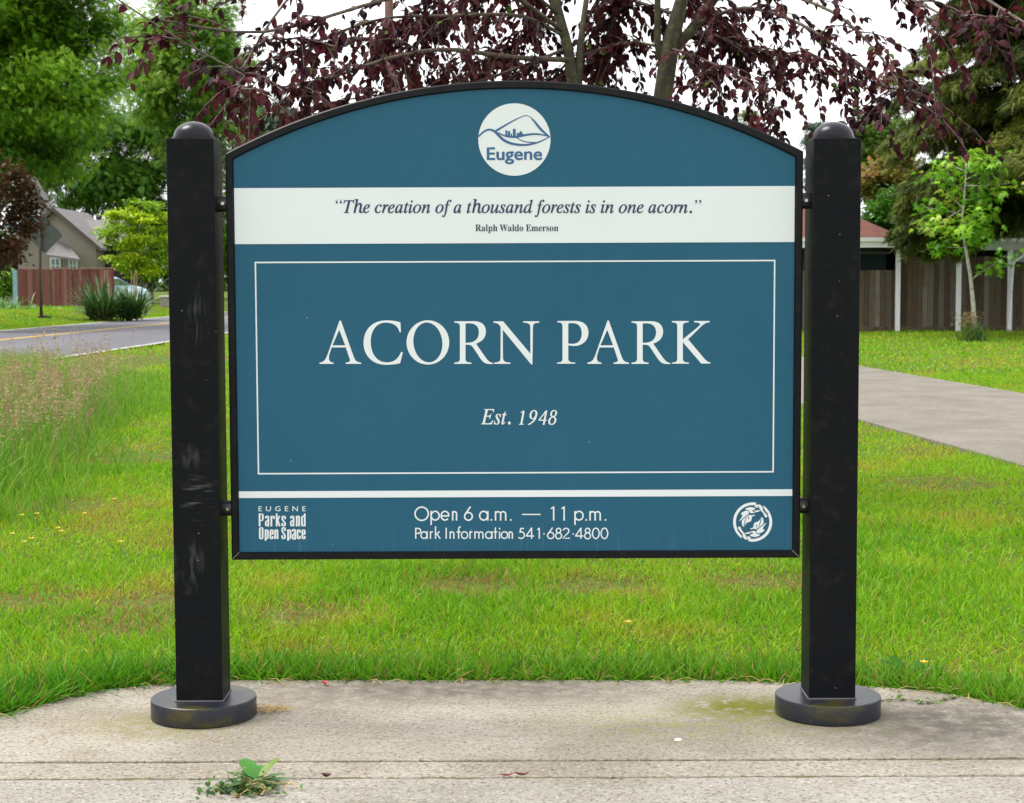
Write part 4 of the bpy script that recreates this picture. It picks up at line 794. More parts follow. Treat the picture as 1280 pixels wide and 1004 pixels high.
LEVEL = 0
def q2(px, py, lift):
    return at(px, py, YS - lift)
def flat_poly(mb, polys, lift, conv):
    """fills polygons (first outer, then holes) in picture measure on the board plane"""
    pl = [[Vector((*conv(*p), 0)) for p in poly] for poly in polys]
    allp = [p for poly in pl for p in poly]
    tris = tessellate_polygon(pl)
    vs = [q2(p.x, p.y, lift) for p in allp]
    mb.add(vs, [tuple(t) for t in tris])
def curve_fill(contours, conv, lift, mb):
    """even-odd fill of many contours through a 2D curve"""
    cu = bpy.data.curves.new('fill', 'CURVE'); cu.dimensions = '2D'; cu.fill_mode = 'BOTH'
    for c in contours:
        sp = cu.splines.new('POLY'); sp.points.add(len(c) - 1); sp.use_cyclic_u = True
        for p, (x, y) in zip(sp.points, c): p.co = (x, y, 0, 1)
    ob_ = bpy.data.objects.new('fill', cu); COL.objects.link(ob_)
    me = bpy.data.meshes.new_from_object(ob_.evaluated_get(bpy.context.evaluated_depsgraph_get()))
    vs = [q2(*conv(v.co.x, v.co.y), lift) for v in me.vertices]
    fs = [tuple(p.vertices) for p in me.polygons]
    bpy.data.objects.remove(ob_); bpy.data.curves.remove(cu); bpy.data.meshes.remove(me)
    mb.add(vs, fs)
def chaikin(p, closed=False, it=2):
    for _ in range(it):
        q = []
        n_ = len(p)
        if not closed: q.append(p[0])
        for i in range(n_ if closed else n_ - 1):
            a = p[i]; b = p[(i + 1) % n_]
            q += [(a[0] * .75 + b[0] * .25, a[1] * .75 + b[1] * .25), (a[0] * .25 + b[0] * .75, a[1] * .25 + b[1] * .75)]
        if not closed: q.append(p[-1])
        p = q
    return p
_lift = [0]
def pen(mb, pts, wx, wy, conv, lift, closed=False, soft=0, taper=None, step=0.000012):
    """a stroke drawn with an elliptical nib of half widths wx, wy"""
    if soft: pts = chaikin(pts, closed, soft)
    n_ = len(pts); L_ = []; R_ = []
    for i in range(n_):
        a = pts[(i - 1) % n_] if (closed or i) else pts[0]
        b = pts[(i + 1) % n_] if (closed or i < n_ - 1) else pts[-1]
        tx, ty = b[0] - a[0], b[1] - a[1]; l = math.hypot(tx, ty) or 1
        nx_, ny_ = -ty / l, tx / l
        den = math.sqrt((wx * nx_) ** 2 + (wy * ny_) ** 2) or 1
        k = taper(i / (n_ - 1)) if taper else 1
        ox, oy = wx * wx * nx_ / den * k, wy * wy * ny_ / den * k
        L_.append((pts[i][0] + ox, pts[i][1] + oy)); R_.append((pts[i][0] - ox, pts[i][1] - oy))
    _lift[0] = (_lift[0] + 1) % 12
    lf = lift + _lift[0] * step
    vs = [q2(*conv(*p), lf) for p in L_ + R_]
    fs = [(i, (i + 1) % n_, n_ + (i + 1) % n_, n_ + i) for i in range(n_ if closed else n_ - 1)]
    mb.add(vs, fs)
def arc(cx, cy, rx, ry, a0, a1, n_=20):
    return [(cx + rx * math.cos(R(a)), cy - ry * math.sin(R(a))) for a in np.linspace(a0, a1, n_)]
def face_front(mb):
    """turn every face towards the viewer of the board (-y)"""
    out = []
    for f in mb.f:
        a, b, c = (Vector(mb.v[i]) for i in f[:3])
        out.append(f if (b - a).cross(c - a).y < 0 else f[::-1])
    mb.f = out
    return mb
def glyph_contours(key):
    cs = []
    for c in GLYPHS[key].split(';'):
        v = list(map(int, c.split())); x = y = 0; o = []
        for i in range(0, len(v), 2):
            x += v[i]; y += v[i + 1]; o.append((x / 1000, y / 1000))
        cs.append(o)
    return cs

# white band, border line, stripe
def qx(px, py): return (px, py)
xb0, xb1 = fx0 + .0262, fx1 - .0262
zb0, zb1 = at(643, 304, YS).z, at(643, 234, YS).z
MB().box(xb0, xb1, YS - .0015, YS - .0003, zb0, zb1).build('quotation_band', m_white, board)
zs0, zs1 = at(643, 621.3, YS).z, at(643, 613, YS).z
MB().box(xb0, xb1, YS - .0012, YS - .0003, zs0, zs1).build('divider_stripe', m_white, board)
bx0, bx1 = at(321.2, 459, YS).x, at(967.3, 459, YS).x
bz0, bz1 = at(643, 591, YS).z, at(643, 327, YS).z
t = .0024
bo = [(bx0 - t, bz0 - t), (bx1 + t, bz0 - t), (bx1 + t, bz1 + t), (bx0 - t, bz1 + t)]
bi = [(bx0 + t, bz0 + t), (bx1 - t, bz0 + t), (bx1 - t, bz1 - t), (bx0 + t, bz1 - t)]
MB().add([(x, YS - .001, z) for x, z in bo + bi], [(i, (i + 1) % 4, 4 + (i + 1) % 4, 4 + i) for i in range(4)]).build('border_line', m_white, board)

# ---- title: roman capitals, outlines measured on the board
def cub(p0, p1, p2, p3, n_=9):
    return [tuple((1 - t) ** 3 * a + 3 * (1 - t) ** 2 * t * b + 3 * (1 - t) * t * t * c + t ** 3 * d for a, b, c, d in zip(p0, p1, p2, p3)) for t in np.linspace(0, 1, n_)][1:]
def outline(s):
    tk = s.replace(',', ' ').split(); i = 0; pts = []; mode = None
    while i < len(tk):
        if tk[i] in 'MLC': mode = tk[i]; i += 1; continue
        if mode in 'ML': pts.append((float(tk[i]), float(tk[i + 1]))); i += 2
        else:
            v = [float(t) for t in tk[i:i + 6]]; i += 6
            pts += cub(pts[-1], v[0:2], v[2:4], v[4:6])
    return pts
TITLE = {
 'A': ['M 147,57 L 151,52 157,57 237,282 C 246,306 254,315 283,318 L 283,326 186,326 186,318 C 211,316 217,310 210,292 L 187,223 98,223 84,266 C 77,300 82,316 110,318 L 110,326 22,326 22,318 C 48,315 58,303 70,274',
       'M 146,112 L 183,210 103,210'],
 'C': ['M 533,128 L 525,128 C 515,88 485,67 435,67 C 378,67 343,120 343,187 C 343,265 385,317 443,317 C 490,317 515,295 535,250 L 545,254 528,322 C 505,328 475,332 437,332 C 355,332 298,275 298,195 C 298,110 355,53 440,53 C 475,53 505,57 530,66'],
 'R': ['M 868,59 L 985,58 C 1040,57 1066,83 1066,123 C 1066,163 1040,188 1004,199 L 1060,280 C 1080,308 1090,317 1111,320 L 1111,327 1095,327 C 1060,327 1048,316 1030,290 L 985,222 C 975,208 968,206 938,206 L 938,290 C 938,312 945,316 975,318 L 975,326 868,326 868,318 C 895,316 903,312 903,290 L 903,95 C 903,73 895,69 868,67',
       'M 938,73 C 985,66 1022,80 1022,128 C 1022,175 990,196 938,194'],
 'N': ['M 1113,59 L 1174,59 1345,262 1345,95 C 1343,73 1330,69 1300,67 L 1300,59 1402,59 1402,67 C 1372,69 1362,74 1361,95 L 1358,329 1350,329 1172,112 1173,285 C 1175,312 1183,316 1220,318 L 1220,326 1118,326 1118,318 C 1148,316 1156,312 1158,290 L 1159,100 C 1158,85 1140,68 1113,67'],
 'P': ['M 285,57 L 395,56 C 450,56 480,85 480,130 C 480,180 440,214 390,214 C 375,214 365,212 353,208 L 353,290 C 353,312 362,316 397,318 L 397,325 282,325 282,318 C 310,316 317,312 317,290 L 317,93 C 317,71 310,67 285,65',
       'M 353,73 C 400,62 438,80 438,135 C 438,185 405,210 353,198'],
 'K': ['M 1003,57 L 1108,57 1108,65 C 1080,67 1072,71 1072,93 L 1072,172 1170,92 C 1188,75 1185,68 1143,65 L 1143,57 1240,57 1240,65 C 1215,68 1205,75 1185,93 L 1105,172 1200,285 C 1220,308 1228,314 1245,317 L 1245,324 1188,324 1072,190 1072,290 C 1072,312 1080,316 1110,318 L 1110,325 1003,325 1003,318 C 1030,316 1037,312 1037,290 L 1037,93 C 1037,71 1030,67 1003,65'],
}
mb = MB()
def put_title(ch, ox, shift):
    polys = [outline(s) for s in TITLE[ch]]
    k = 5.0196
    flat_poly(mb, polys, .001, lambda x, y: (ox + (x + shift) / k, 390 + y / k))
put_title('A', 395, 0); put_title('C', 395, 0); put_title('R', 395, 0); put_title('N', 395, 0)
k_ = 5.0196
oo = [(702 + 134 * math.cos(a), 191.5 + 139 * math.sin(a)) for a in np.linspace(0, 2 * math.pi, 48, endpoint=False)]
oi = []
for a in np.linspace(0, 2 * math.pi, 48, endpoint=False):
    x, y = 91 * math.cos(a), 125 * math.sin(a); oi.append((702 + x + y * .07, 191.5 + y - x * .03))
flat_poly(mb, [oo, oi], .001, lambda x, y: (395 + x / k_, 390 + y / k_))
put_title('P', 640, 0); put_title('A', 640, 451.5); put_title('R', 640, -118); put_title('K', 640, 0)
face_front(mb).build('title_lettering', m_white, board)

# ---- quotation, name, date from the outlines above
def text_map(x0, x1, base, sy, key, shear=0):
    cs = glyph_contours(key); w = max(p[0] for c in cs for p in c)
    sx = (x1 - x0) / w
    return cs, (lambda x, y: (x0 + x * sx, base - y * sy))
mb = MB()
cs, cv = text_map(429.5, 864.8, 266.2, 33.6, 'quote')
curve_fill(cs, cv, .0026, mb)
for c in cs: pen(mb, c, .009, .006, cv, .00262, closed=True)
for x0_, y0_, up in ((421, 253.2, 1), (426.2, 253.2, 1), (870.2, 251.2, -1), (875.2, 251.2, -1)):
    head = [(x0_ + 1.25 * math.cos(a), y0_ + 1.25 * math.sin(a)) for a in np.linspace(0, 2 * math.pi, 12, endpoint=False)]
    flat_poly(mb, [head], .0026, qx)
    pen(mb, [(x0_ - 1.0 * up, y0_ + .1 * up), (x0_ - .9 * up, y0_ - 1.9 * up), (x0_ + .4 * up, y0_ - 3.1 * up), (x0_ + 1.7 * up, y0_ - 3.9 * up)], .55, .5, qx, .00262, soft=2, taper=lambda t: 1 - .8 * t)
face_front(mb).build('quotation_lettering', m_navy, board)
mb = MB()
cs, cv = text_map(594.2, 698, 289, 18.2, 'ralph')
curve_fill(cs, cv, .0026, mb)
face_front(mb).build('attribution_lettering', m_ink, board)
mb = MB()
cs, cv = text_map(601.2, 638, 530.4, 40.5, 'est')
curve_fill(cs, cv, .001, mb)
for c in cs: pen(mb, c, .006, .004, cv, .00102, closed=True)
face_front(mb).build('established_lettering', m_white, board)
mb = MB()
sh = lambda ox: (lambda x, y: (ox + x + (531 - y) * .19, y))
W1, W2 = 1.15, .55
pen(mb, [(3.4, 531), (3.4, 514)], W1, W2, sh(648), .001); pen(mb, [(3.6, 513.6), (2.0, 515.0), (.2, 515.8)], .8, .7, sh(648), .001); pen(mb, [(.6, 530.5), (6.4, 530.5)], .6, .5, sh(648), .001)
c9 = arc(4.9, 518.4, 3.7, 5.2, 0, 360, 26)
pen(mb, c9[:-1], W1, W2, sh(659.5), .001, closed=True); pen(mb, [(8.5, 518.5), (8.2, 523.5), (5.5, 528), (1, 531)], W1, W2 + .1, sh(659.5), .001, soft=2)
pen(mb, [(7.6, 531.2), (7.6, 513.2)], W1, W2, sh(672), .001); pen(mb, [(7.6, 513.4), (.6, 525.2)], .75, .6, sh(672), .001); pen(mb, [(.2, 525.4), (10.4, 525.4)], .7, .65, sh(672), .001)
pen(mb, arc(4.9, 517, 3.2, 3.9, 0, 360, 22)[:-1], W1 - .1, W2, sh(684.5), .001, closed=True); pen(mb, arc(4.9, 526, 3.9, 4.7, 0, 360, 22)[:-1], W1, W2, sh(684.5), .001, closed=True)
face_front(mb).build('year_lettering', m_white, board)

# ---- opening hours: even-stroke geometric letters
mb = MB()
cvf = lambda x, y: (500 + x / 4.5714, 620 + y / 4.5714)
w = 4.1
def P(pts, ww=None, closed=False, soft=0): pen(mb, pts, ww or w, ww or w, cvf, .001, closed, soft)
def ring(cx, cy, rx, ry): P(arc(cx, cy, rx, ry, 0, 360, 30)[:-1], closed=True)
def dot(cx, cy, r=5):
    flat_poly(mb, [[(cx + r * math.cos(a), cy + r * math.sin(a)) for a in np.linspace(0, 2 * math.pi, 14, endpoint=False)]], .001, cvf)
def let_n(x0, x1, top, base):
    P([(x0, top - 3), (x0, base)]); r = (x1 - x0) / 2
    P(arc((x0 + x1) / 2, top + r, r, r, 180, 0, 14) + [(x1, base)])
def let_m(x0, x1, x2, top, base):
    let_n(x0, x1, top, base); r = (x2 - x1) / 2
    P(arc((x1 + x2) / 2, top + r, r, r, 180, 0, 14) + [(x2, base)])
ring(124, 102, 38, 38)
P([(178, 86), (178, 166)]); ring(201, 113, 23, 25)
P(arc(257, 113, 22, 25, 0, 320, 26)); P([(236, 114), (281, 114)])
let_n(301, 323, 90, 141)
ring(391, 117, 22, 22); P([(403, 61), (372, 105)])
ring(478, 113, 23, 25); P([(502, 86), (502, 141)])
dot(522, 137)
let_m(546, 575, 604, 90, 141); dot(633, 137)
P([(697, 106), (803, 106)], 3.2)
for x in (878, 938): P([(x, 60), (x, 141)]); P([(x, 64), (x - 16, 73)], 3.4)
P([(1000, 86), (1000, 166)]); ring(1023, 113, 23, 25); dot(1064, 137)
let_m(1086, 1115, 1144, 90, 141); dot(1174, 137)
face_front(mb).build('opening_hours_lettering', m_white, board)
mb = MB()
w = 3.5
P([(90, 182), (90, 245)]); P([(90, 186), (104, 186)] + arc(104, 200, 14, 14, 90, -90, 12) + [(90, 214)])
ring(137, 224, 17, 19); P([(155, 202), (155, 245)])
P([(174, 202), (174, 245)]); P(arc(186, 217, 12, 12, 180, 80, 8))
P([(203, 174), (203, 245)]); P([(226, 203), (205, 223)]); P([(211, 217), (230, 245)])
P([(264, 182), (264, 245)])
let_n(287, 308, 206, 245)
P([(335, 245), (335, 190)] + arc(345, 190, 10, 13, 180, 75, 7)); P([(323, 206), (347, 206)])
ring(369, 224, 18, 19)
P([(400, 202), (400, 245)]); P(arc(412, 217, 12, 12, 180, 80, 8))
let_m(428, 451, 474, 206, 245)
ring(507, 224, 18, 19); P([(526, 202), (526, 245)])
P([(545, 180), (545, 245)]); P([(535, 206), (556, 206)])
P([(569, 203), (569, 245)]); dot(569, 187, 4.5)
ring(597, 224, 18, 19)
let_n(624, 642, 206, 245)
P([(709, 186), (688, 186)]); P([(690, 184), (685, 211)]); P(arc(692, 224, 19, 19, 110, -140, 20))
P([(752, 245), (752, 181)]); P([(751, 184), (721, 229)]); P([(719, 229), (766, 229)])
P([(796, 182), (796, 245)]); P([(796, 185), (784, 193)], 3)
dot(823, 217, 4.2); dot(990, 217, 4.2)
ring(861, 226, 18, 18); P([(872, 181), (845, 218)])
ring(906, 198, 13, 13); ring(906, 228, 17, 17)
P(arc(949, 200, 16, 15, 170, -35, 14) + [(930, 242), (970, 242)])
P([(1034, 245), (1034, 181)]); P([(1033, 184), (1003, 229)]); P([(1001, 229), (1048, 229)])
ring(1072, 198, 13, 13); ring(1072, 228, 17, 17)
ring(1119, 214, 19, 30); ring(1168, 214, 19, 30)
face_front(mb).build('information_lettering', m_white, board)

# ---- department name
mb = MB()
cs, cv = text_map(323.2, 382.2, 639.1, 9.0, 'town')
curve_fill(cs, cv, .001, mb)
cvp = lambda x, y: (310 + x / 14.222, 620 + y / 14.222)
def Q(pts, closed=False, soft=2): pen(mb, pts, 15.5, 9, cvp, .001, closed, soft)
def q_a(dx, dy=0): 
    Q([(318 + dx, 400 + dy), (318 + dx, 366 + dy), (340 + dx, 358 + dy), (362 + dx, 366 + dy), (362 + dx, 400 + dy)]); Q([(362 + dx, 385 + dy), (362 + dx, 541 + dy)], soft=0)
    Q([(362 + dx, 428 + dy), (345 + dx, 440 + dy), (318 + dx, 450 + dy), (316 + dx, 500 + dy), (322 + dx, 534 + dy), (348 + dx, 530 + dy), (362 + dx, 505 + dy)])
def q_n(x, y0, y1): Q([(x, y0), (x, y1)], soft=0); Q([(x, y0 + 30), (x + 14, y0 + 4), (x + 42, y0 + 4), (x + 42, y0 + 45), (x + 42, y1)])
def q_s(x, y0, y1):
    m_ = (y0 + y1) / 2
    Q([(x + 48, y0 + (m_ - y0) * .6), (x + 48, y0), (x + 24, y0 - 3), (x, y0), (x, y0 + (m_ - y0) * .75), (x + 48, m_ + (y1 - m_) * .3), (x + 48, y1 - 2), (x + 24, y1 + 3), (x, y1), (x, y1 - (y1 - m_) * .6)])
Q([(206, 312), (206, 541)], soft=0); Q([(206, 322), (255, 322), (264, 345), (264, 415), (255, 438), (206, 438)])
q_a(0)
Q([(415, 355), (415, 541)], soft=0); Q([(415, 395), (425, 366), (462, 358), (462, 410)])
Q([(510, 312), (510, 541)], soft=0); Q([(560, 355), (516, 455)], soft=0); Q([(524, 425), (564, 541)], soft=0)
q_s(610, 364, 530); q_a(446); q_n(866, 355, 541)
Q([(1008, 312), (1008, 541)], soft=0); Q([(1008, 385), (995, 360), (958, 362), (958, 450), (958, 532), (995, 534), (1008, 505)])
Q([(210, 600), (212, 570), (235, 562), (258, 570), (260, 600), (260, 725), (258, 757), (235, 765), (212, 757), (210, 725)], True)
Q([(312, 597), (312, 797)], soft=0); Q([(312, 630), (325, 604), (352, 606), (352, 680), (352, 758), (325, 762), (312, 735)])
def q_e(x): Q([(x, 682), (x + 42, 682)], soft=0); Q([(x + 42, 686), (x + 42, 610), (x + 21, 602), (x, 610), (x, 680), (x, 755), (x + 21, 764), (x + 42, 755), (x + 42, 715)])
q_e(398); q_n(482, 600, 766); q_s(609, 568, 757)
Q([(712, 597), (712, 797)], soft=0); Q([(712, 630), (725, 604), (755, 606), (755, 680), (755, 758), (725, 762), (712, 735)])
q_a(477, 228 + 8)
Q([(922, 655), (922, 610), (902, 602), (880, 610), (880, 680), (880, 755), (902, 764), (922, 755), (922, 710)])
q_e(967)
face_front(mb).build('department_lettering', m_white, board)

# ---- round city mark
cvl = lambda x, y: (560 + x / 7.5294, 110 + y / 7.5294)
mb = MB(); flat_poly(mb, [[(625 + 340 * math.cos(a), 486 + 341 * math.sin(a)) for a in np.linspace(0, 2 * math.pi, 72, endpoint=False)]], .0008, cvl)
disc = face_front(mb).build('city_emblem', m_white, board)
mb = MB()
def G(pts, w_, taper=None, soft=3): pen(mb, pts, w_, w_, cvl, .0016, False, soft, taper)
G([(287, 458), (330, 415), (380, 388), (430, 400), (470, 440), (520, 490), (580, 520), (660, 536), (740, 538), (830, 520), (900, 490), (960, 458)], 10, lambda t: .75 + .6 * math.sin(math.pi * t) ** 2 - .3 * t)
G([(440, 412), (540, 350), (640, 295), (715, 260), (765, 262), (810, 310), (860, 375), (910, 425), (955, 458)], 8, lambda t: 1.5 - 1.1 * math.sin(math.pi * t * 1.02) if t < .55 else .65 + .8 * math.sin(math.pi * (t - .5) * 2) ** 2)
G([(470, 420), (520, 447), (580, 462), (650, 462), (740, 440), (820, 432), (890, 440), (955, 458)], 7, lambda t: .5 + .9 * math.sin(math.pi * t))
G([(640, 465), (690, 495), (750, 513), (830, 514)], 6, lambda t: .5 + .5 * t)
for a in ([(540, 399), (557, 399), (557, 452), (540, 448)], [(562, 408), (584, 405), (586, 456), (562, 456)], [(590, 432), (604, 432), (604, 458), (590, 458)], [(611, 386), (637, 386), (637, 460), (611, 460)],
          [(648, 425), (660, 422), (664, 458), (645, 460)], [(662, 430), (686, 402), (712, 440), (700, 452), (664, 458)]):
    flat_poly(mb, [a], .00165 + .00002 * len(mb.f) / 50, cvl)
cs, cv = text_map(609, 677.4, 199.8, 22.4, 'logo')
curve_fill(cs, cv, .0016, mb)
for c in cs: pen(mb, c, .022, .018, cv, .00162, closed=True)
face_front(mb).build('city_mark', m_blue2, disc)

# ---- oak leaf roundel
cvo = lambda x, y: (900 + x / 14.3375, 620 + y / 14.3375)
mb = MB()
for a0, a1 in ((79, 236), (57, -103)):
    pen(mb, arc(585, 468, 325, 327, a0, a1, 40), 25, 25, cvo, .001)
LEAFS = [[(440, 240), (500, 207), (560, 198), (600, 213), (645, 225), (600, 250), (580, 268), (640, 262), (712, 250), (724, 272), (660, 288), (570, 314), (530, 300), (525, 265), (490, 250)],
         [(608, 192), (650, 160), (700, 150), (750, 175), (764, 250), (795, 292), (832, 330), (852, 365), (832, 392), (803, 378), (778, 312), (735, 270), (705, 245), (682, 208), (650, 208)],
         [(358, 325), (430, 272), (510, 260), (520, 318), (470, 355), (388, 430), (330, 455), (372, 408), (397, 368), (400, 332)],
         [(384, 436), (470, 372), (522, 334), (560, 350), (632, 333), (627, 353), (572, 366), (562, 455), (500, 472), (466, 492), (432, 556), (398, 546)]]
for lf in LEAFS:
    for s in (1, -1):
        flat_poly(mb, [chaikin([(585 + s * (x - 585), 468 + s * (y - 468)) for x, y in lf], True, 1)], .001 + .00001 * len(mb.v) / 40, cvo)
roundel = face_front(mb).build('oak_leaf_roundel', m_white, board)
mb = MB()
for vein in ([(388, 428), (450, 378), (520, 322), (600, 318), (690, 292)], [(430, 538), (450, 450), (476, 385)], [(516, 418), (508, 365)], [(600, 262), (575, 272), (640, 285)], [(720, 262), (700, 225), (680, 180)], [(765, 180), (790, 250), (860, 330)]):
    for s in (1, -1):
        pen(mb, [(585 + s * (x - 585), 468 + s * (y - 468)) for x, y in vein], 8, 8, cvo, .0016, soft=2, taper=lambda t: 1 - .4 * t)
face_front(mb).build('leaf_veins', mat('vein_blue', (.02, .075, .14), rough=.5), roundel)

# ---- pipe brackets between the posts and the frame
m_brk = mat('black_pipe', (.013, .012, .014), rough=.3, noise=(40, (.08, .07, .04), .66, .75))
for xa, xb_, py in ((xl + pw - .002, fx0 + .003, 255), (xl + pw - .002, fx0 + .003, 635), (fx1 - .003, xr - pw + .002, 254), (fx1 - .003, xr - pw + .002, 634.5)):
    z = at(280, py, PC).z
    b = MB(); s = 1 if xa < 0 else -1
    b.tube([(xa, PC, z), (xb_, PC, z)], .027, 24)
    br = b.build('bracket', m_brk, sign, auto=35)
    xe = xb_ if s > 0 else xa
    MB().tube([(xe - s * .014, PC - .0265, z), (xe - s * .014, PC - .0315, z)], .0055, 10).build('bolt', mat('steel_bolt', (.5, .48, .42), rough=.25, metal=1), br)

# ---------------------------------------------------------------- right: house, carport, board fence
FY = ground(1180, 413.5).y        # line of the carport posts
hz_ = lambda x, y: float(hgt(x, y))
h0 = at(1132, 297.5, FY - .5)
HX1 = h0.x; HE = h0.z; HFY = FY - .5
house = thing('house', 'low white house with a red brown hipped roof behind the right post', 'house', (6, HFY + 5, 0))
m_cream = mat('cream_wall', (.5, .49, .44), rough=.8, noise=(3, (.4, .39, .35), .4, .7))
m_fascia = mat('white_fascia', (.84, .85, .85), rough=.6, noise=(5, (.6, .61, .6), .58, .8))
m_grey_fascia = mat('grey_fascia', (.5, .53, .52), rough=.6, noise=(4, (.4, .42, .4), .45, .7))
def shingle_mat(name, c1, c2, c3):
    m = mat(name, c1, rough=.9, noise=[(3, c2, .4, .65), (26, c3, .5, .62, (1, 1, 2.5))], bump=(40, .5, .02))
    return m
m_redroof = shingle_mat('red_shingles', (.19, .062, .038), (.11, .042, .03), (.075, .033, .026))
x0 = 1.5; ym = HFY + 3.6
MB().box(x0 + .5, HX1 - .5, HFY + .9, HFY + 6.6, 0, HE - .02).build('wall', mat('shaded_wall', (.035, .03, .026), rough=.9, noise=(6, (.05, .045, .04), .45, .7, (3, 1, .3))), house)  # shade under the roof painted into the wall colour
apx = HX1 - 3.8; rz = HE + 2.1
V = [(x0, HFY, HE), (HX1, HFY, HE), (HX1, HFY + 7.2, HE), (x0, HFY + 7.2, HE), (x0 + 3, ym, rz), (apx, ym, rz)]
roof = MB().add(V, [(0, 1, 5, 4), (1, 2, 5), (2, 3, 4, 5), (3, 0, 4), (3, 2, 1, 0)]).build('roof', m_redroof, house)
ze = HE - .004
MB().box(x0, HX1, HFY - .02, HFY + .02, ze - .28, ze).build('fascia', m_fascia, house)
MB().box(x0, HX1 + .02, HFY - .1, HFY - .021, ze - .1, ze + .02).build('gutter', m_fascia, house)
wn_ = MB(); wx = at(1050, 345, HFY + .9).x
w_ = MB().box(wx - .6, wx + 1.4, HFY + .86, HFY + .92, 1.5, 2.35).build('window', mat('dark_glass', (.012, .02, .026), rough=.3, spec=.1), house)
for (a, b, c, d) in ((wx - .66, wx + 1.46, 2.35, 2.43), (wx - .66, wx + 1.46, 1.42, 1.5), (wx + .37, wx + .43, 1.5, 2.35)):
    wn_.box(a, b, HFY + .83, HFY + .89, c, d)
wn_.build('window_frame', mat('shaded_sash', (.06, .07, .075), rough=.6), w_)  # sash darkened too, as part of the painted shade

port = thing('carport', 'flat roofed carport on thin white posts in front of a weathered board fence', 'carport', (14, FY, 0))
cz = at(1250, 298.5, FY).z; cz2 = at(1250, 312.8, FY).z
MB().box(HX1 + .05, 24, FY + .02, FY + 5, cz - .12, cz - .02).build('flat_roof', mat('roof_felt', (.16, .15, .14), rough=.95), port)
MB().box(HX1 + .05, 24, FY - .06, FY, cz2, cz - .03).build('fascia', m_grey_fascia, port)
MB().box(HX1 + .05, 24, FY - .085, FY - .062, cz - .09, cz + .01).build('roof_edge_trim', m_fascia, port)
m_wpost = mat('white_post', (.84, .86, .88), rough=.5, noise=(8, (.62, .63, .62), .58, .8, (1, 1, .3)))
for px in (1122, 1198, 1262):
    q = at(px, 380, FY)
    MB().box(q.x - .07, q.x + .07, FY - .05, FY + .05, -.06, (cz2 if px > 1130 else ze - .28) - .005).build('carport_post', m_wpost, port, bevel=.008)
q = at(1266, 330, FY - .1)
MB().tube([(q.x + .35, FY - .09, cz2 - .02), (q.x + .33, FY - .09, cz2 - .16), (q.x + .05, FY - .11, cz2 - .34), (q.x, FY - .12, cz2 - .5), (q.x - .09, FY - .12, .12), (q.x - .12, FY - .2, .03)], .04, 8).build('downspout', m_wpost, port, smooth=True)
q = at(1273, 322, FY + .1)
br_ = MB()
br_.box(q.x - .15, q.x + 1.6, FY + .06, FY + .1, cz2 - .36, cz2 - .004)
br_.build('lattice_panel', mat('green_grey_trim', (.34, .4, .38), rough=.7, noise=(30, (.2, .25, .23), .5, .62)), port)

fence = thing('board_fence', 'tall weathered grey brown board fence under the flat carport roof', 'fence', (12, FY + .25, 0))
def boards(x0, x1, y, z0, z1, w, cols, jag=0.0, thick=.02):
    mb = MB(); x = x0
    while x < x1:
        ww = w * random.uniform(.88, 1.1); xe = min(x + ww, x1)
        c = mixcol(cols, np.array([random.random()]))[0] * random.uniform(.8, 1.18)
        dy = random.uniform(-.006, .006)
        mb.box(x + .004, xe - .004, y + dy, y + dy + thick, z0, z1 + random.uniform(-jag, jag), tuple(c)); x = xe
    return mb
m_boards = mat('weathered_boards', attr=True, rough=.9, spec=.2, noise=[(5, (.02, .017, .014), .55, .8, (3, 1, .25)), (1.4, (.12, .075, .025), .5, .72), (8, (.2, .19, .16), .6, .8, (4, 1, .3))], bump=(30, .4, .01))
BC = [(.07, .052, .036), (.11, .088, .065), (.18, .162, .138), (.1, .063, .034)]
zlow = at(1100, 338, FY + .25).z; zhi = at(1160, 321, FY + .25).z
xs_ = at(1120, 380, FY + .25).x
boards(4.5, xs_, FY + .25, -.08, zlow, .17, BC, .01).build('low_panel', m_boards, fence)
boards(xs_, 24, FY + .25, -.08, zhi, .17, BC, .01).build('tall_panel', m_boards, fence)
m_stain = mat('damp_board', (.12, .10, .05), rough=.95, noise=[(3, (.05, .035, .02), .45, .6), (9, (.2, .16, .08), .5, .7)])
MB().box(4.5, 24, FY + .235, FY + .242, -.08, .12).build('bottom_rail', m_stain, fence)
MB().box(4.5, 24, FY + .28, FY + .32, .35, .45).build('back_rail', m_stain, fence)
# dark box added at the back of the carport, so the gap above the boards shows shade and not sky
shade_backdrop = thing('shade_backdrop', 'dark backdrop added to give shade behind the board fence', 'shade_backdrop', (14, FY + 5.5, 0))
MB().box(HX1 + .1, 24, FY + 5.02, FY + 7, -.08, cz - .15).build('wall', mat('shaded_wall', (.035, .03, .026), rough=.9, noise=(6, (.05, .045, .04), .45, .7, (3, 1, .3))), shade_backdrop)

# ---------------------------------------------------------------- left: road sign, red fence, house, car, stone box
q = ground(52, 402, .03); q.z = hz_(q.x, q.y)
SY = q.y
rs = thing('road_sign', 'back of a grey diamond shaped road sign on a dark post across the road', 'road sign', q)
dc = at(54.5, 294, SY - .05)
m_pole = mat('rusty_post', (.05, .035, .026), rough=.85, noise=(12, (.09, .06, .045), .45, .7))
ptop = at(50.5, 271, SY)
pb = MB(); pb.tube([(q.x, SY, q.z - .1), (q.x - .02, SY, q.z + 1.6), (ptop.x, SY, ptop.z)], [.07, .06, .055], 8)
pb.build('post', m_pole, rs, smooth=True)
rr_ = 22.5 / FPX * SY
dpl = []
for k in range(4):
    a = math.pi / 2 * k; c = (dc.x + rr_ * math.cos(a), dc.z + rr_ * math.sin(a))
    for s in (-1, 1):
        aa = a + s * .085
        dpl.append((dc.x + rr_ * .955 * math.cos(aa), dc.z + rr_ * .955 * math.sin(aa)))
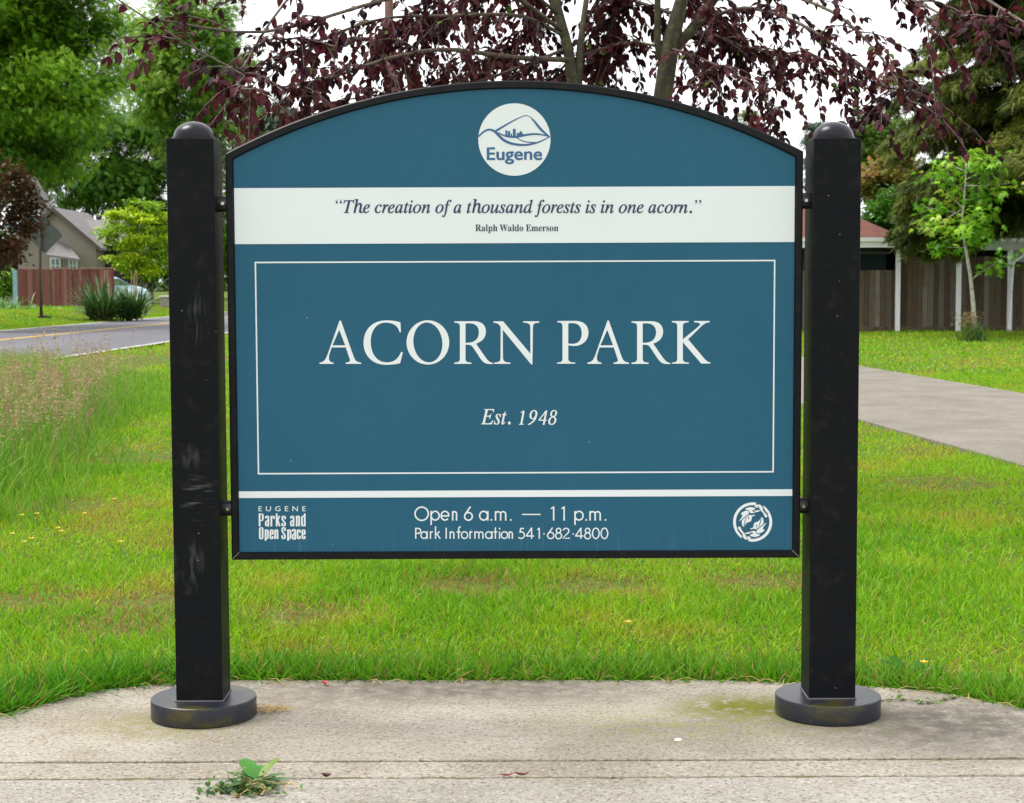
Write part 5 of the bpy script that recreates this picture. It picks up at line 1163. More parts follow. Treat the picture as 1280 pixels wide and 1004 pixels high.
MB().prism(dpl, SY + .08, SY + .084).build('sign_plate', mat('bare_aluminium', (.095, .115, .105), rough=.6, metal=.1, noise=(5, (.07, .085, .08), .4, .7)), rs)
bb = MB()
for k in range(16):
    a = 2 * math.pi * k / 16 + random.uniform(-.2, .2); r = random.uniform(.1, .3)
    bb.add([(q.x + r * math.cos(a) + .1 * math.cos(u), SY + r * math.sin(a) + .1 * math.sin(u), q.z - .03 + (.12 if v else 0) * random.uniform(.5, 1)) for v in (0, 1) for u in (0, 2.1, 4.2)], [(0, 1, 4, 3), (1, 2, 5, 4), (2, 0, 3, 5), (3, 4, 5)])
bb.build('rubble_foot', mat('dark_rubble', (.06, .05, .035), rough=1), rs)

RY = 86.0
rfn = thing('wooden_fence', 'faded red board fence in front of the taupe house', 'fence', (at(80, 380, RY).x, RY, VERGE))
fa = at(23, 380, RY - 1); fb = at(143.5, 380, RY)
zt = at(100, 336.5, RY).z
RC = [(.14, .045, .036), (.19, .07, .055), (.11, .04, .034), (.24, .12, .09)]
bm = MB(); nb = 40
for i in range(nb):
    t0_, t1_ = i / nb, (i + 1) / nb
    xa, xb_ = fa.x + (fb.x - fa.x) * t0_ + .002, fa.x + (fb.x - fa.x) * t1_ - .001
    yy = RY - 1 + t0_ + random.uniform(-.008, .008)
    c = mixcol(RC, np.array([random.random()]))[0] * random.uniform(.85, 1.15)
    bm.box(xa, xb_, yy, yy + .025, VERGE - .2, zt + random.uniform(-.015, .015), tuple(c))
bm.build('board_panel', mat('red_boards', attr=True, rough=.9, spec=.2, noise=[(4, (.33, .24, .17), .58, .78, (3, 1, .3)), (2, (.2, .16, .06), .62, .8)]), rfn)
MB().add([(fa.x, RY - 1.03, zt + .02), (fb.x + .03, RY - .03, zt + .02), (fb.x + .03, RY + .1, zt + .02), (fa.x, RY - .87, zt + .02), (fa.x, RY - 1.03, zt + .07), (fb.x + .03, RY - .03, zt + .07), (fb.x + .03, RY + .1, zt + .07), (fa.x, RY - .87, zt + .07)],
         [(3, 2, 1, 0), (4, 5, 6, 7), (0, 1, 5, 4), (1, 2, 6, 5), (2, 3, 7, 6), (3, 0, 4, 7)]).build('cap_rail', mat('pale_red_rail', (.3, .16, .13), rough=.9), rfn)
MB().box(fa.x - .24, fa.x - .01, RY - 1.1, RY - .85, VERGE - .1, at(20, 337, RY - 1).z).build('end_post', mat('teal_paint', (.2, .36, .38), rough=.7, noise=(6, (.13, .24, .25), .5, .7)), rfn)

# taupe house: two front gables, grey shingle roofs
HY = 97.0
hs = thing('house', 'taupe sided house with grey shingle gables across the road', 'house', (at(60, 330, HY).x, HY + 5, VERGE))
m_siding = mat('taupe_siding', (.25, .225, .188), rough=.85)
def siding_bump(m, pitch):
    nt = m.node_tree; N = nt.nodes; L = nt.links
    tc = N.new('ShaderNodeTexCoord'); w_ = N.new('ShaderNodeTexWave'); w_.wave_type = 'BANDS'; w_.bands_direction = 'Z'; w_.wave_profile = 'SAW'
    w_.inputs['Scale'].default_value = 1 / pitch / 2 / math.pi * 2.0; L.new(tc.outputs['Object'], w_.inputs[0])
    b = N.new('ShaderNodeBump'); b.inputs['Strength'].default_value = .8; b.inputs['Distance'].default_value = .03
    L.new(w_.outputs['Fac'], b.inputs['Height']); L.new(b.outputs[0], N['Principled BSDF'].inputs['Normal'])
siding_bump(m_siding, .2)
m_shingle = shingle_mat('grey_shingles', (.20, .185, .185), (.155, .145, .145), (.12, .11, .11))
m_barge = mat('brown_barge', (.085, .065, .055), rough=.7)
m_trimw = mat('white_trim', (.62, .66, .68), rough=.6)
m_glass = mat('house_glass', (.05, .12, .13), rough=.08, spec=.8)
def gable(xl_, zl_, xp, zp, xr_, zr_, y0, y1, over=.35, zb=VERGE - .1, wall=True, wname='wall'):
    if wall:
        dx = (xr_ - xp); s = (zp - zr_) / dx
        MB().prism([(xl_ + over, zb), (xr_ - over, zb), (xr_ - over, zr_ + s * over - .06), (xp, zp - .06), (xl_ + over, zl_ + (zp - zl_) / (xp - xl_) * over - .06)], y0 + .35, y1).build('wall', m_siding, hs)
    th = .14
    rf = MB()
    for (xe, zz) in ((xl_, zl_), (xr_, zr_)):
        rf.add([(xe, y0, zz), (xp, y0, zp), (xp, y1, zp), (xe, y1, zz), (xe, y0, zz + th), (xp, y0, zp + th), (xp, y1, zp + th), (xe, y1, zz + th)],
               [(0, 1, 2, 3), (7, 6, 5, 4), (0, 4, 5, 1), (2, 6, 7, 3), (3, 7, 4, 0)])
    r_ = rf.build('roof', m_shingle, hs)
    bg_ = MB()
    for (xe, zz) in ((xl_, zl_), (xr_, zr_)):
        bg_.prism([(xe, zz - .1), (xp, zp - .1), (xp, zp + th + .02), (xe, zz + th + .02)], y0 - .06, y0 - .003)
    bg_.build('bargeboard', m_barge, r_)
    return r_
pk = at(66, 262, HY); er = at(126, 313, HY)
gable(pk.x - (er.x - pk.x) * 1.3, er.z - 1.0, pk.x, pk.z, er.x, er.z, HY, HY + 8)
pk2 = at(36, 222, HY + 1.2); er2 = at(72, 283, HY + 1.2)
gable(2 * pk2.x - er2.x, er2.z, pk2.x, pk2.z, er2.x, er2.z, HY + 1.2, HY + 2.6)
# upper cross roof to the right
ca = at(104, 274, HY + 4); cb_ = at(150, 274, HY + 4); cc_ = at(158, 306, HY + 1.5)
MB().add([(er.x - .8, HY + 1.6, er.z + .5), (cc_.x, HY + 1.6, er.z + .15), (cb_.x, HY + 5, cb_.z), (ca.x - 1.2, HY + 5, ca.z), (cc_.x, HY + 8.5, er.z + .15), (er.x - .8, HY + 8.5, er.z + .15)],
         [(0, 1, 2, 3), (3, 2, 4, 5), (1, 4, 2)]).build('roof', m_shingle, hs)
MB().box(er.x - .9, cc_.x - .3, HY + 2.4, HY + 8.2, VERGE - .1, er.z + .1).build('wall', mat('porch_shade', (.05, .045, .04), rough=.9), hs)  # porch shadow painted in as a dark wall colour
# small porch roof
p1, p2, p3, p4 = at(58, 318, HY - 1.6), at(100, 324, HY - 1.6), at(88, 309, HY + .3), at(66, 297, HY + .3)
MB().add([p1, p2, p3, p4, p1 - Vector((0, 0, .12)), p2 - Vector((0, 0, .12)), p3 - Vector((0, 0, .12)), p4 - Vector((0, 0, .12))], [(0, 1, 2, 3), (7, 6, 5, 4), (0, 4, 5, 1), (1, 5, 6, 2), (3, 2, 6, 7), (0, 3, 7, 4)]).build('porch_roof', m_shingle, hs)
def window(px0, py0, px1, py1, y, parent=hs, mull=1):
    a = at(px0, py1, y); b = at(px1, py0, y)
    f = MB(); t = .09
    f.box(a.x, b.x, y - .05, y, a.z, a.z + t).box(a.x, b.x, y - .05, y, b.z - t, b.z)
    f.box(a.x, a.x + t, y - .05, y, a.z + t + .001, b.z - t - .001).box(b.x - t, b.x, y - .05, y, a.z + t + .001, b.z - t - .001)
    for k in range(mull):
        xm = a.x + (b.x - a.x) * (k + 1) / (mull + 1); f.box(xm - .03, xm + .03, y - .045, y - .005, a.z + t + .001, b.z - t - .001)
    zm = (a.z + b.z) / 2; f.box(a.x + t + .001, b.x - t - .001, y - .04, y - .01, zm - .025, zm + .025)
    o = f.build('window', m_trimw, parent)
    MB().box(a.x + .02, b.x - .02, y - .02, y - .014, a.z + .02, b.z - .02).build('pane', m_glass, o)
window(9, 265, 24, 293, HY + 1.54); window(32, 262, 50, 283, HY + 1.54); window(63, 322, 76, 342, HY + .33); window(86, 322, 97, 342, HY + .33)

# pale blue car beyond the yucca
def make_car(loc, rz):
    c = thing('parked_car', 'pale blue hatchback parked at the end of the red fence behind the yuccas', 'car', loc)
    prof = [(-2.1, .32), (-2.15, .55), (-2.1, .82), (-1.98, 1.0), (-1.7, 1.36), (-1.3, 1.5), (-.3, 1.52), (.15, 1.46), (.95, 1.05), (1.6, .95), (2.0, .82), (2.1, .62), (2.1, .34), (1.75, .22), (-1.75, .22)]
    def pw(z): return .86 if z < 1.0 else .86 - (z - 1.0) * .42
    n_ = len(prof)
    V = [(x, -pw(z), z) for x, z in prof] + [(x, pw(z), z) for x, z in prof]
    F = [tuple(range(n_))[::-1], tuple(range(n_, 2 * n_))] + [(i, (i + 1) % n_, n_ + (i + 1) % n_, n_ + i) for i in range(n_)]
    F[0] = F[0][::-1]; F[1] = F[1][::-1]
    m_car = mat('pale_blue_paint', (.36, .50, .56), rough=.25, coat=.6)
    kids = []
    body = MB().add(V, F).build('body', m_car, None, bevel=.05); kids.append(body)
    m_cg = mat('car_glass', (.03, .045, .05), rough=.06, spec=.9)
    kids.append(MB().add([(.2, -.66, 1.425), (.2, .66, 1.425), (.9, .8, 1.09), (.9, -.8, 1.09), (.215, -.66, 1.44), (.215, .66, 1.44), (.915, .8, 1.105), (.915, -.8, 1.105)], [(0, 1, 2, 3), (7, 6, 5, 4), (0, 4, 5, 1), (2, 6, 7, 3), (1, 5, 6, 2), (0, 3, 7, 4)]).build('windscreen', m_cg))
    for s in (-1, 1):
        for xa, xb_, za, zb in ((-1.62, -.75, 1.33, 1.38), (-.68, .05, 1.40, 1.40)):
            y = lambda z: s * (pw(z) + .012)
            kids.append(MB().add([(xa - .1, y(1.02), 1.02), (xb_ + (.45 if xb_ > 0 else 0), y(1.02), 1.02), (xb_, y(zb), zb), (xa + (.1 if xa < -1 else 0), y(za), za),
                                  (xa - .1, y(1.02) - s * .02, 1.02), (xb_ + (.45 if xb_ > 0 else 0), y(1.02) - s * .02, 1.02), (xb_, y(zb) - s * .02, zb), (xa + (.1 if xa < -1 else 0), y(za) - s * .02, za)],
                                 [(0, 1, 2, 3), (7, 6, 5, 4), (0, 4, 5, 1), (1, 5, 6, 2), (2, 6, 7, 3), (3, 7, 4, 0)]).build('side_window', m_cg))
        kids.append(MB().lathe([(.02, .0), (.2, .02), (.22, .1), (.02, .12)], 0, 0, 20).build('headlight', mat('lamp_glass', (.6, .62, .62), rough=.1)))
        kids[-1].scale = (.5, .9, .5); kids[-1].rotation_euler = (0, R(75), 0); kids[-1].location = (1.98, s * .58, .72)
        for x in (-1.3, 1.32):
            t_ = MB().lathe([(.2, -.1), (.3, -.11), (.32, -.07), (.32, .07), (.3, .11), (.2, .1)], 0, 0, 28).build('wheel', mat('tyre', (.02, .02, .02), rough=.8))
            t_.rotation_euler = (math.pi / 2, 0, 0); t_.location = (x, s * .78, .32)
            rm = MB().lathe([(.02, -.115), (.19, -.11), (.2, -.09), (.2, .09), (.19, .11), (.02, .115)], 0, 0, 20).build('rim', mat('rim', (.45, .45, .46), rough=.3, metal=.8)); rm.parent = t_
            kids.append(t_)
    for k in kids: k.parent = c
    c.rotation_euler = (0, 0, rz)
    return c
cp = at(134, 378, 88.0)
make_car((cp.x, 88.0, VERGE), R(-30))

bq = at(206.5, 381, 85)
sb = thing('stone_planter', 'squat grey stone planter with a pale lid beside the driveway', 'planter', (bq.x, 85, VERGE))
MB().box(bq.x - .24, bq.x + .3, 85, 85.5, VERGE - .05, VERGE + .46).build('block', mat('grey_stone', (.2, .18, .16), rough=.9, noise=(8, (.3, .27, .23), .45, .6)), sb, bevel=.02)
MB().box(bq.x - .29, bq.x + .35, 84.95, 85.55, VERGE + .461, VERGE + .54).build('lid', mat('pale_cap', (.55, .52, .45), rough=.8), sb, bevel=.015)

# utility pole behind the plum tree
up_ = at(488, 100, 52.0)
pole = thing('utility_pole', 'reddish brown wooden utility pole seen through the purple leaves', 'utility pole', (up_.x, 52, -.03))
pm = MB(); pm.tube([(up_.x, 52, -.1), (up_.x - .02, 52, 6), (up_.x - .03, 52, 12.6)], [.165, .15, .125], 12)
pm.build('pole', mat('creosote_pole', (.10, .045, .03), rough=.85, noise=(10, (.2, .12, .07), .55, .75, (1, 1, .1)), bump=(30, .3, .01)), pole, smooth=True)
MB().box(up_.x - 1.2, up_.x + 1.2, 51.8, 51.9, 11.8, 11.93).build('crossarm', mat('grey_arm', (.12, .1, .08), rough=.9), pole)
for k in (-1.05, -.55, .55, 1.05):
    MB().lathe([(.02, 11.931), (.05, 11.95), (.06, 12.03), (.03, 12.1)], up_.x + k, 51.85, 12).build('insulator', mat('brown_glaze', (.1, .05, .03), rough=.2), pole)

# ---------------------------------------------------------------- trees
G1 = [(.04, .12, .005), (.085, .22, .008), (.165, .36, .014), (.27, .48, .022)]
G2 = [(.05, .14, .012), (.10, .25, .02), (.2, .38, .03), (.27, .4, .05)]
GY = [(.15, .30, .012), (.3, .48, .018), (.5, .62, .02), (.38, .55, .02)]
GD = [(.018, .05, .008), (.03, .085, .012), (.05, .13, .016)]
def gz(x, y): return float(hgt(x, y))
def tr(name, label, px, py, Y, rpx, rpy, bx=None, **kw):
    """crown centred where the photo shows (px, py) at depth Y, half sizes in picture px"""
    c = at(px, py, Y); m = Y / FPX
    b = at(bx if bx is not None else px, 370, Y)
    return tree(name, label, (b.x, Y, gz(b.x, Y)), None, kw.pop('r0', .2), c, (rpx * m, kw.pop('ry', rpx * m), rpy * m), **kw)

tr('locust_tree', 'large bright green tree hanging over the road at upper left', 20, 60, 60, 150, 190, bx=-45, r0=.38, clumps=250, per=250, size=.225, cols=G1, T=FROND, clump_r=.2, hang=.45, limbs=22, flat=.5, shell=.2)
tr('copper_maple', 'small dark copper leaved maple at the left edge before the house', -14, 275, 54, 68, 92, bx=-62, r0=.11, clumps=60, per=110, size=.2, cols=[(.042, .026, .01), (.07, .038, .013), (.11, .04, .018), (.06, .058, .013)], T=KITE, clump_r=.24, hang=.3, limbs=12, cat='tree', shell=.2)
tr('broadleaf_tree', 'mid green tree rising behind the left post', 235, 85, 90, 88, 125, r0=.3, clumps=140, per=160, size=.33, cols=G2, T=FROND, clump_r=.22, hang=.3, limbs=16, shell=.3)
tr('golden_maple', 'bright yellow green maple beside the taupe house', 172, 298, 95, 50, 56, bx=168, r0=.13, clumps=85, per=95, size=.24, cols=GY, T=KITE, clump_r=.22, hang=.1, limbs=14, flat=.32, shell=.2)
tr('dark_maple', 'dark green tree with low branches behind the pale blue car', 186, 325, 101, 34, 42, bx=190, r0=.12, clumps=40, per=90, size=.26, cols=G1, T=KITE, clump_r=.3, flat=.4, shell=.15, hang=.1)
tr('shade_tree', 'dense green tree towering behind the roof of the taupe house', 110, 190, 125, 105, 95, r0=.35, clumps=110, per=110, size=.55, cols=[(.05, .14, .012), (.09, .23, .018), (.15, .3, .03)], T=FROND, clump_r=.24, hang=.3, shell=.2)
tr('shade_tree', 'dark green tree filling the gap between the golden maple and left post', 215, 250, 128, 75, 95, r0=.3, clumps=90, per=110, size=.5, cols=[(.045, .12, .014), (.09, .21, .025), (.16, .29, .04)], T=FROND, clump_r=.24, hang=.3, shell=.2)
tr('shade_tree', 'deep green tree at the far left beyond the house', -20, 150, 130, 95, 150, r0=.35, clumps=90, per=100, size=.6, cols=G1, T=FROND, clump_r=.24, hang=.3, shell=.2)
tr('alder_tree', 'airy pale green tree showing between the left post and the sign arch', 292, 190, 110, 46, 78, r0=.18, clumps=70, per=55, size=.4, cols=[(.07, .14, .03), (.13, .22, .05), (.2, .28, .07)], T=FROND, clump_r=.26, hang=.4, shell=.25)
tr('spruce_tree', 'dull blue green conifer far off above the left end of the sign', 338, 165, 170, 44, 62, r0=.25, clumps=60, per=60, size=.7, cols=[(.05, .09, .06), (.08, .13, .085), (.1, .16, .09)], T=FROND, clump_r=.26, hang=.5, shell=.2)
tr('far_tree', 'small pale tree top peeping over the right half of the sign', 930, 170, 150, 26, 42, r0=.2, clumps=36, per=60, size=.55, cols=[(.12, .19, .07), (.17, .24, .09), (.2, .27, .1)], T=FROND, clump_r=.3, shell=.2)
tr('far_tree', 'slim grey green tree top far behind the right post cap', 1020, 190, 170, 17, 52, r0=.2, clumps=40, per=60, size=.55, cols=[(.07, .12, .08), (.11, .17, .1)], T=FROND, clump_r=.34, shell=.1, hang=.5)
tr('ash_tree', 'soft green tree beside the upper right post', 1100, 190, 100, 48, 58, r0=.22, clumps=70, per=80, size=.42, cols=[(.06, .13, .02), (.11, .2, .03), (.17, .26, .05)], T=FROND, clump_r=.28, shell=.2)
tr('autumn_maple', 'orange tinged maple behind the red roofed house', 1110, 235, 82, 56, 46, r0=.2, clumps=64, per=90, size=.32, cols=[(.10, .13, .02), (.2, .18, .03), (.3, .16, .045), (.14, .19, .03)], T=KITE, clump_r=.26, shell=.2, flat=.4)
tr('holly_bush', 'round glossy green bush rising over the red roof', 1122, 277, 62, 52, 40, r0=.1, clumps=70, per=110, size=.2, cols=[(.02, .075, .008), (.045, .14, .012), (.09, .24, .02)], T=KITE, clump_r=.26, shell=.3, gloss=.3, cat='bush')
tr('shade_tree', 'dark green tree behind the fence at the right edge', 1275, 240, 70, 75, 120, r0=.25, clumps=90, per=90, size=.34, cols=[(.03, .05, .01), (.05, .085, .012), (.08, .12, .018)], T=FROND, clump_r=.24, shell=.2, hang=.3)
# trees further along, hidden by the sign from the front but standing in the view from beside it
tr('shade_tree', 'green tree in the row beyond the sign, left of the utility pole', 430, 235, 140, 80, 70, r0=.3, clumps=60, per=70, size=.6, cols=G2, T=FROND, clump_r=.28, shell=.2)
tr('shade_tree', 'broad green tree in the row beyond the middle of the sign', 640, 250, 130, 90, 55, r0=.3, clumps=60, per=70, size=.6, cols=G1, T=FROND, clump_r=.28, shell=.2)
tr('shade_tree', 'green tree in the row beyond the right half of the sign', 850, 255, 120, 80, 55, r0=.3, clumps=60, per=70, size=.6, cols=G2, T=FROND, clump_r=.28, shell=.2)

tr('shade_tree', 'green tree filling the gap between the left post and the sign frame', 290, 290, 138, 60, 62, r0=.25, clumps=60, per=90, size=.5, cols=G1, T=FROND, clump_r=.28, shell=.15)
tr('garden_bush', 'green garden bush at the left edge behind the red fence', 4, 352, 90, 26, 22, r0=.06, clumps=30, per=80, size=.2, cols=G2, T=KITE, clump_r=.32, shell=.1, cat='bush')
# far woods closing the horizon
n_ = 26000
wx_ = rng.uniform(-110, 110, n_); wy_ = 205 + rng.uniform(-8, 8, n_)
top_ = 4.5 + 6 * vnoise(wx_, wx_ * 0, .09) + 2.2 * vnoise(wx_, wx_ * 0 + 5, .4)
pos = np.stack([wx_, wy_, hgt(wx_, wy_) + top_ * rng.random(n_) ** .8], 1)
V, F, C = foliage(pos, vnoise(wx_, wy_, .12), FROND, rng.uniform(.9, 1.7, n_), [(.03, .08, .012), (.06, .15, .02), (.12, .2, .03)], up=.9, hang=.2)
tag(fast_mesh('far_woods', V, F, mat('leaf_woods', attr=True, rough=.6, transl=.3), None, C), 'line of far woods closing the horizon beyond road and lawn', 'woods', kind='stuff')
# ---- big conifer at the right
def conifer():
    Y = 46.0
    b = at(1318, 400, Y); base = Vector((b.x, Y, gz(b.x, Y)))
    root = thing('cedar_tree', 'large dark olive cedar with drooping sprays at upper right', 'tree', base)
    H = 17.0; mb = MB()
    limb(mb, base - Vector((0, 0, .1)), base + Vector((0, 0, H)), .34, .05, 10, .01, seg=10)
    P_, D_, W_ = [], [], []
    z = 4.3
    while z < H - .4:
        L0 = 4.3 * min(1, (H - z) / 11) ** .8 + .5
        nb_ = random.randint(5, 7)
        a0 = random.uniform(0, 6.28)
        for k in range(nb_):
            a = a0 + 2 * math.pi * k / nb_ + random.uniform(-.25, .25)
            L_ = L0 * random.uniform(.75, 1.12)
            s = base + Vector((0, 0, z + random.uniform(-.15, .15)))
            d = Vector((math.cos(a), math.sin(a), 0))
            pts = [s + d * L_ * t + Vector((0, 0, .25 * L_ * t - .42 * L_ * t * t)) for t in np.linspace(0, 1, 7)]
            mb.tube(pts, list(np.linspace(.05, .012, 7)), 5)
            wv = random.random()
            side = Vector((-d.y, d.x, 0))
            for t in np.linspace(.22, 1, int(9 + L_ * 5)):
                p = s + d * L_ * t + Vector((0, 0, .25 * L_ * t - .42 * L_ * t * t))
                for sg in (-1, 1):
                    tw = L_ * .32 * (1.1 - .7 * t) * random.uniform(.5, 1.2)
                    q = p + (side * sg + d * .6).normalized() * tw + Vector((0, 0, -tw * random.uniform(.2, .6)))
                    for u in np.linspace(.15, 1, 6):
                        P_.append(p.lerp(q, u)); D_.append(((side * sg + d * .7).normalized() + Vector((0, 0, -.7))).normalized()); W_.append(wv * .6 + .4 * t * random.random())
        z += random.uniform(.34, .5)
    # three low boughs that reach out over the corner of the red roof
    for tx, ty, tY, sz in ((1118, 292, 45.2, 3.6), (1140, 312, 45.4, 3.2), (1165, 318, 45.7, 3.1), (1205, 316, 46, 3.1), (1128, 300, 45.9, 3.5), (1185, 300, 45.2, 3.5), (1150, 296, 46.3, 3.7), (1218, 300, 45.0, 3.5)):
        s = base + Vector((0, 0, sz)); e = at(tx, ty, tY); L_ = (e - s).length; d = (e - s).normalized()
        pts = [s.lerp(e, t) + Vector((0, 0, .5 * math.sin(math.pi * t))) for t in np.linspace(0, 1, 7)]
        mb.tube(pts, list(np.linspace(.05, .01, 7)), 5)
        side = Vector((-d.y, d.x, 0)); wv = random.random()
        for t in np.linspace(.3, 1, 26):
            p = s.lerp(e, t) + Vector((0, 0, .5 * math.sin(math.pi * t)))
            for sg in (-1, 1):
                tw = .75 * (1.15 - .8 * t) * random.uniform(.5, 1.2)
                q = p + (side * sg + d * .8).normalized() * tw + Vector((0, 0, -tw * random.uniform(.1, .5)))
                for u in np.linspace(.1, 1, 6):
                    P_.append(p.lerp(q, u)); D_.append(((side * sg + d * .8).normalized() + Vector((0, 0, -.5))).normalized()); W_.append(wv * .5 + .4 * t * random.random())
    mb.build('trunk', mat(*BARKS['bark'][0], **BARKS['bark'][1]), root, smooth=True)
    P_ = np.array(P_); D_ = np.array(D_); W_ = np.array(W_)
    rep = 4
    pos = np.repeat(P_, rep, 0) + rng.normal(size=(len(P_) * rep, 3)) * .06
    d = nrm(np.repeat(D_, rep, 0) + rng.normal(size=(len(P_) * rep, 3)) * .45)
    rot = frames(d, rand_dirs(len(pos)) * .6 + np.array([0, 0, .7]))
    V, F, idx = scatter(FROND[0] * np.array([.55, 1, 1]), FROND[1], pos, rot, rng.uniform(.16, .34, len(pos)))
    C = mixcol([(.026, .042, .004), (.055, .08, .006), (.10, .13, .01), (.165, .185, .016)], np.clip(np.repeat(W_, rep) + rng.normal(size=len(pos)) * .15, 0, 1)) * rng.uniform(.75, 1.2, (len(pos), 1))
    fast_mesh('crown', V, F, mat('leaf_cedar', attr=True, rough=.6, transl=.2, spec=.3), root, C[idx])
conifer()

# ---- young maple with pale trunk
def sapling():
    q = ground(1219, 425); Y = q.y
    root = thing('young_maple', 'slim young maple with a pale trunk before the board fence', 'tree', (q.x, Y, gz(q.x, Y)))
    mb = MB()
    key = [(1219, 428), (1217, 385), (1213, 345), (1206, 305), (1203, 270), (1206, 240), (1208, 205)]
    tp = [at(x, y, Y) for x, y in key]; tp[0].z = -.05
    pts = [];
    for a, b in zip(tp[:-1], tp[1:]):
        for k in range(3): pts.append(a.lerp(b, k / 3))
    pts.append(tp[-1])
    mb.tube(pts, list(np.linspace(.062, .016, len(pts))), 9)
    pos = []; dirs = []; wv = []
    ends = [((1214, 350), (1245, 318)), ((1206, 310), (1180, 308)), ((1205, 300), (1235, 285)), ((1204, 290), (1160, 278)), ((1204, 280), (1240, 272)), ((1203, 268), (1150, 258)), ((1205, 262), (1188, 240)),
            ((1205, 250), (1235, 248)), ((1206, 240), (1172, 215)), ((1207, 232), (1250, 232)), ((1207, 225), (1240, 210)), ((1208, 215), (1190, 198)), ((1208, 210), (1228, 197)), ((1206, 300), (1215, 262)), ((1206, 290), (1190, 290)), ((1208, 208), (1206, 196)), ((1204, 285), (1222, 300)), ((1203, 262), (1165, 285))]
    for a, b in ends:
        A = at(*a, Y); B = at(*b, Y); B.y += random.uniform(-1.1, 1.1)
        pts = limb(mb, A, B, .016, .004, 5, .06, seg=5)
        wc = random.random()
        for k in range(46):
            t = random.uniform(.35, 1.08)
            p = A.lerp(B, t) + Vector((random.gauss(0, .2), random.gauss(0, .2), random.gauss(0, .13)))
            pos.append(p); wv.append(wc)
    mb.build('trunk', mat(*BARKS['white'][0], **BARKS['white'][1]), root, smooth=True)
    pos = np.array(pos)
    V, F, C = foliage(pos, np.array(wv), MAPLE, rng.uniform(.15, .29, len(pos)), [(.10, .28, .012), (.18, .42, .02), (.28, .52, .03), (.36, .42, .05)], up=1.0, hang=.45, jit=.5)
    fast_mesh('crown', V, F, mat('leaf_young_maple', attr=True, rough=.45, transl=.4, spec=.35), root, C)
    # weeds round its foot
    w = thing('weed_clump', 'tall weed clump with dry stalks round the foot of the young maple', 'weeds', (q.x - .1, Y - .15, gz(q.x, Y)))
    n_ = 260
    d = rand_dirs(n_) * .45 + np.array([0, 0, 1]); d = nrm(d)
    bp = np.array([q.x - .12, Y - .15, -.03]) + rng.normal(size=(n_, 3)) * np.array([.16, .12, 0])
    T_, F_ = _blade(3, .35)
    rot = frames(np.cross(d, rand_dirs(n_)), d)
    V, F, idx = scatter(T_, F_, bp, rot, np.stack([rng.uniform(.015, .04, n_), np.full(n_, .5), rng.uniform(.2, .62, n_)], 1))
    C = mixcol([(.05, .15, .015), (.09, .22, .02), (.25, .2, .07)], rng.random(n_))
    fast_mesh('leaves', V, F, mat('leaf_blade', attr=True, rough=.5, transl=.3), w, C[idx])
    sp = np.array([q.x - .2, Y - .15, .0]) + rng.normal(size=(420, 3)) * np.array([.16, .12, .1]) + np.array([0, 0, .55])
    V, F, C = foliage(sp, rng.random(420), KITE, rng.uniform(.03, .07, 420), [(.3, .2, .1), (.35, .26, .12), (.2, .2, .06)])
    fast_mesh('seed_stalks', V, F, mat('leaf_dry', attr=True, rough=.8, transl=.3), w, C)
sapling()

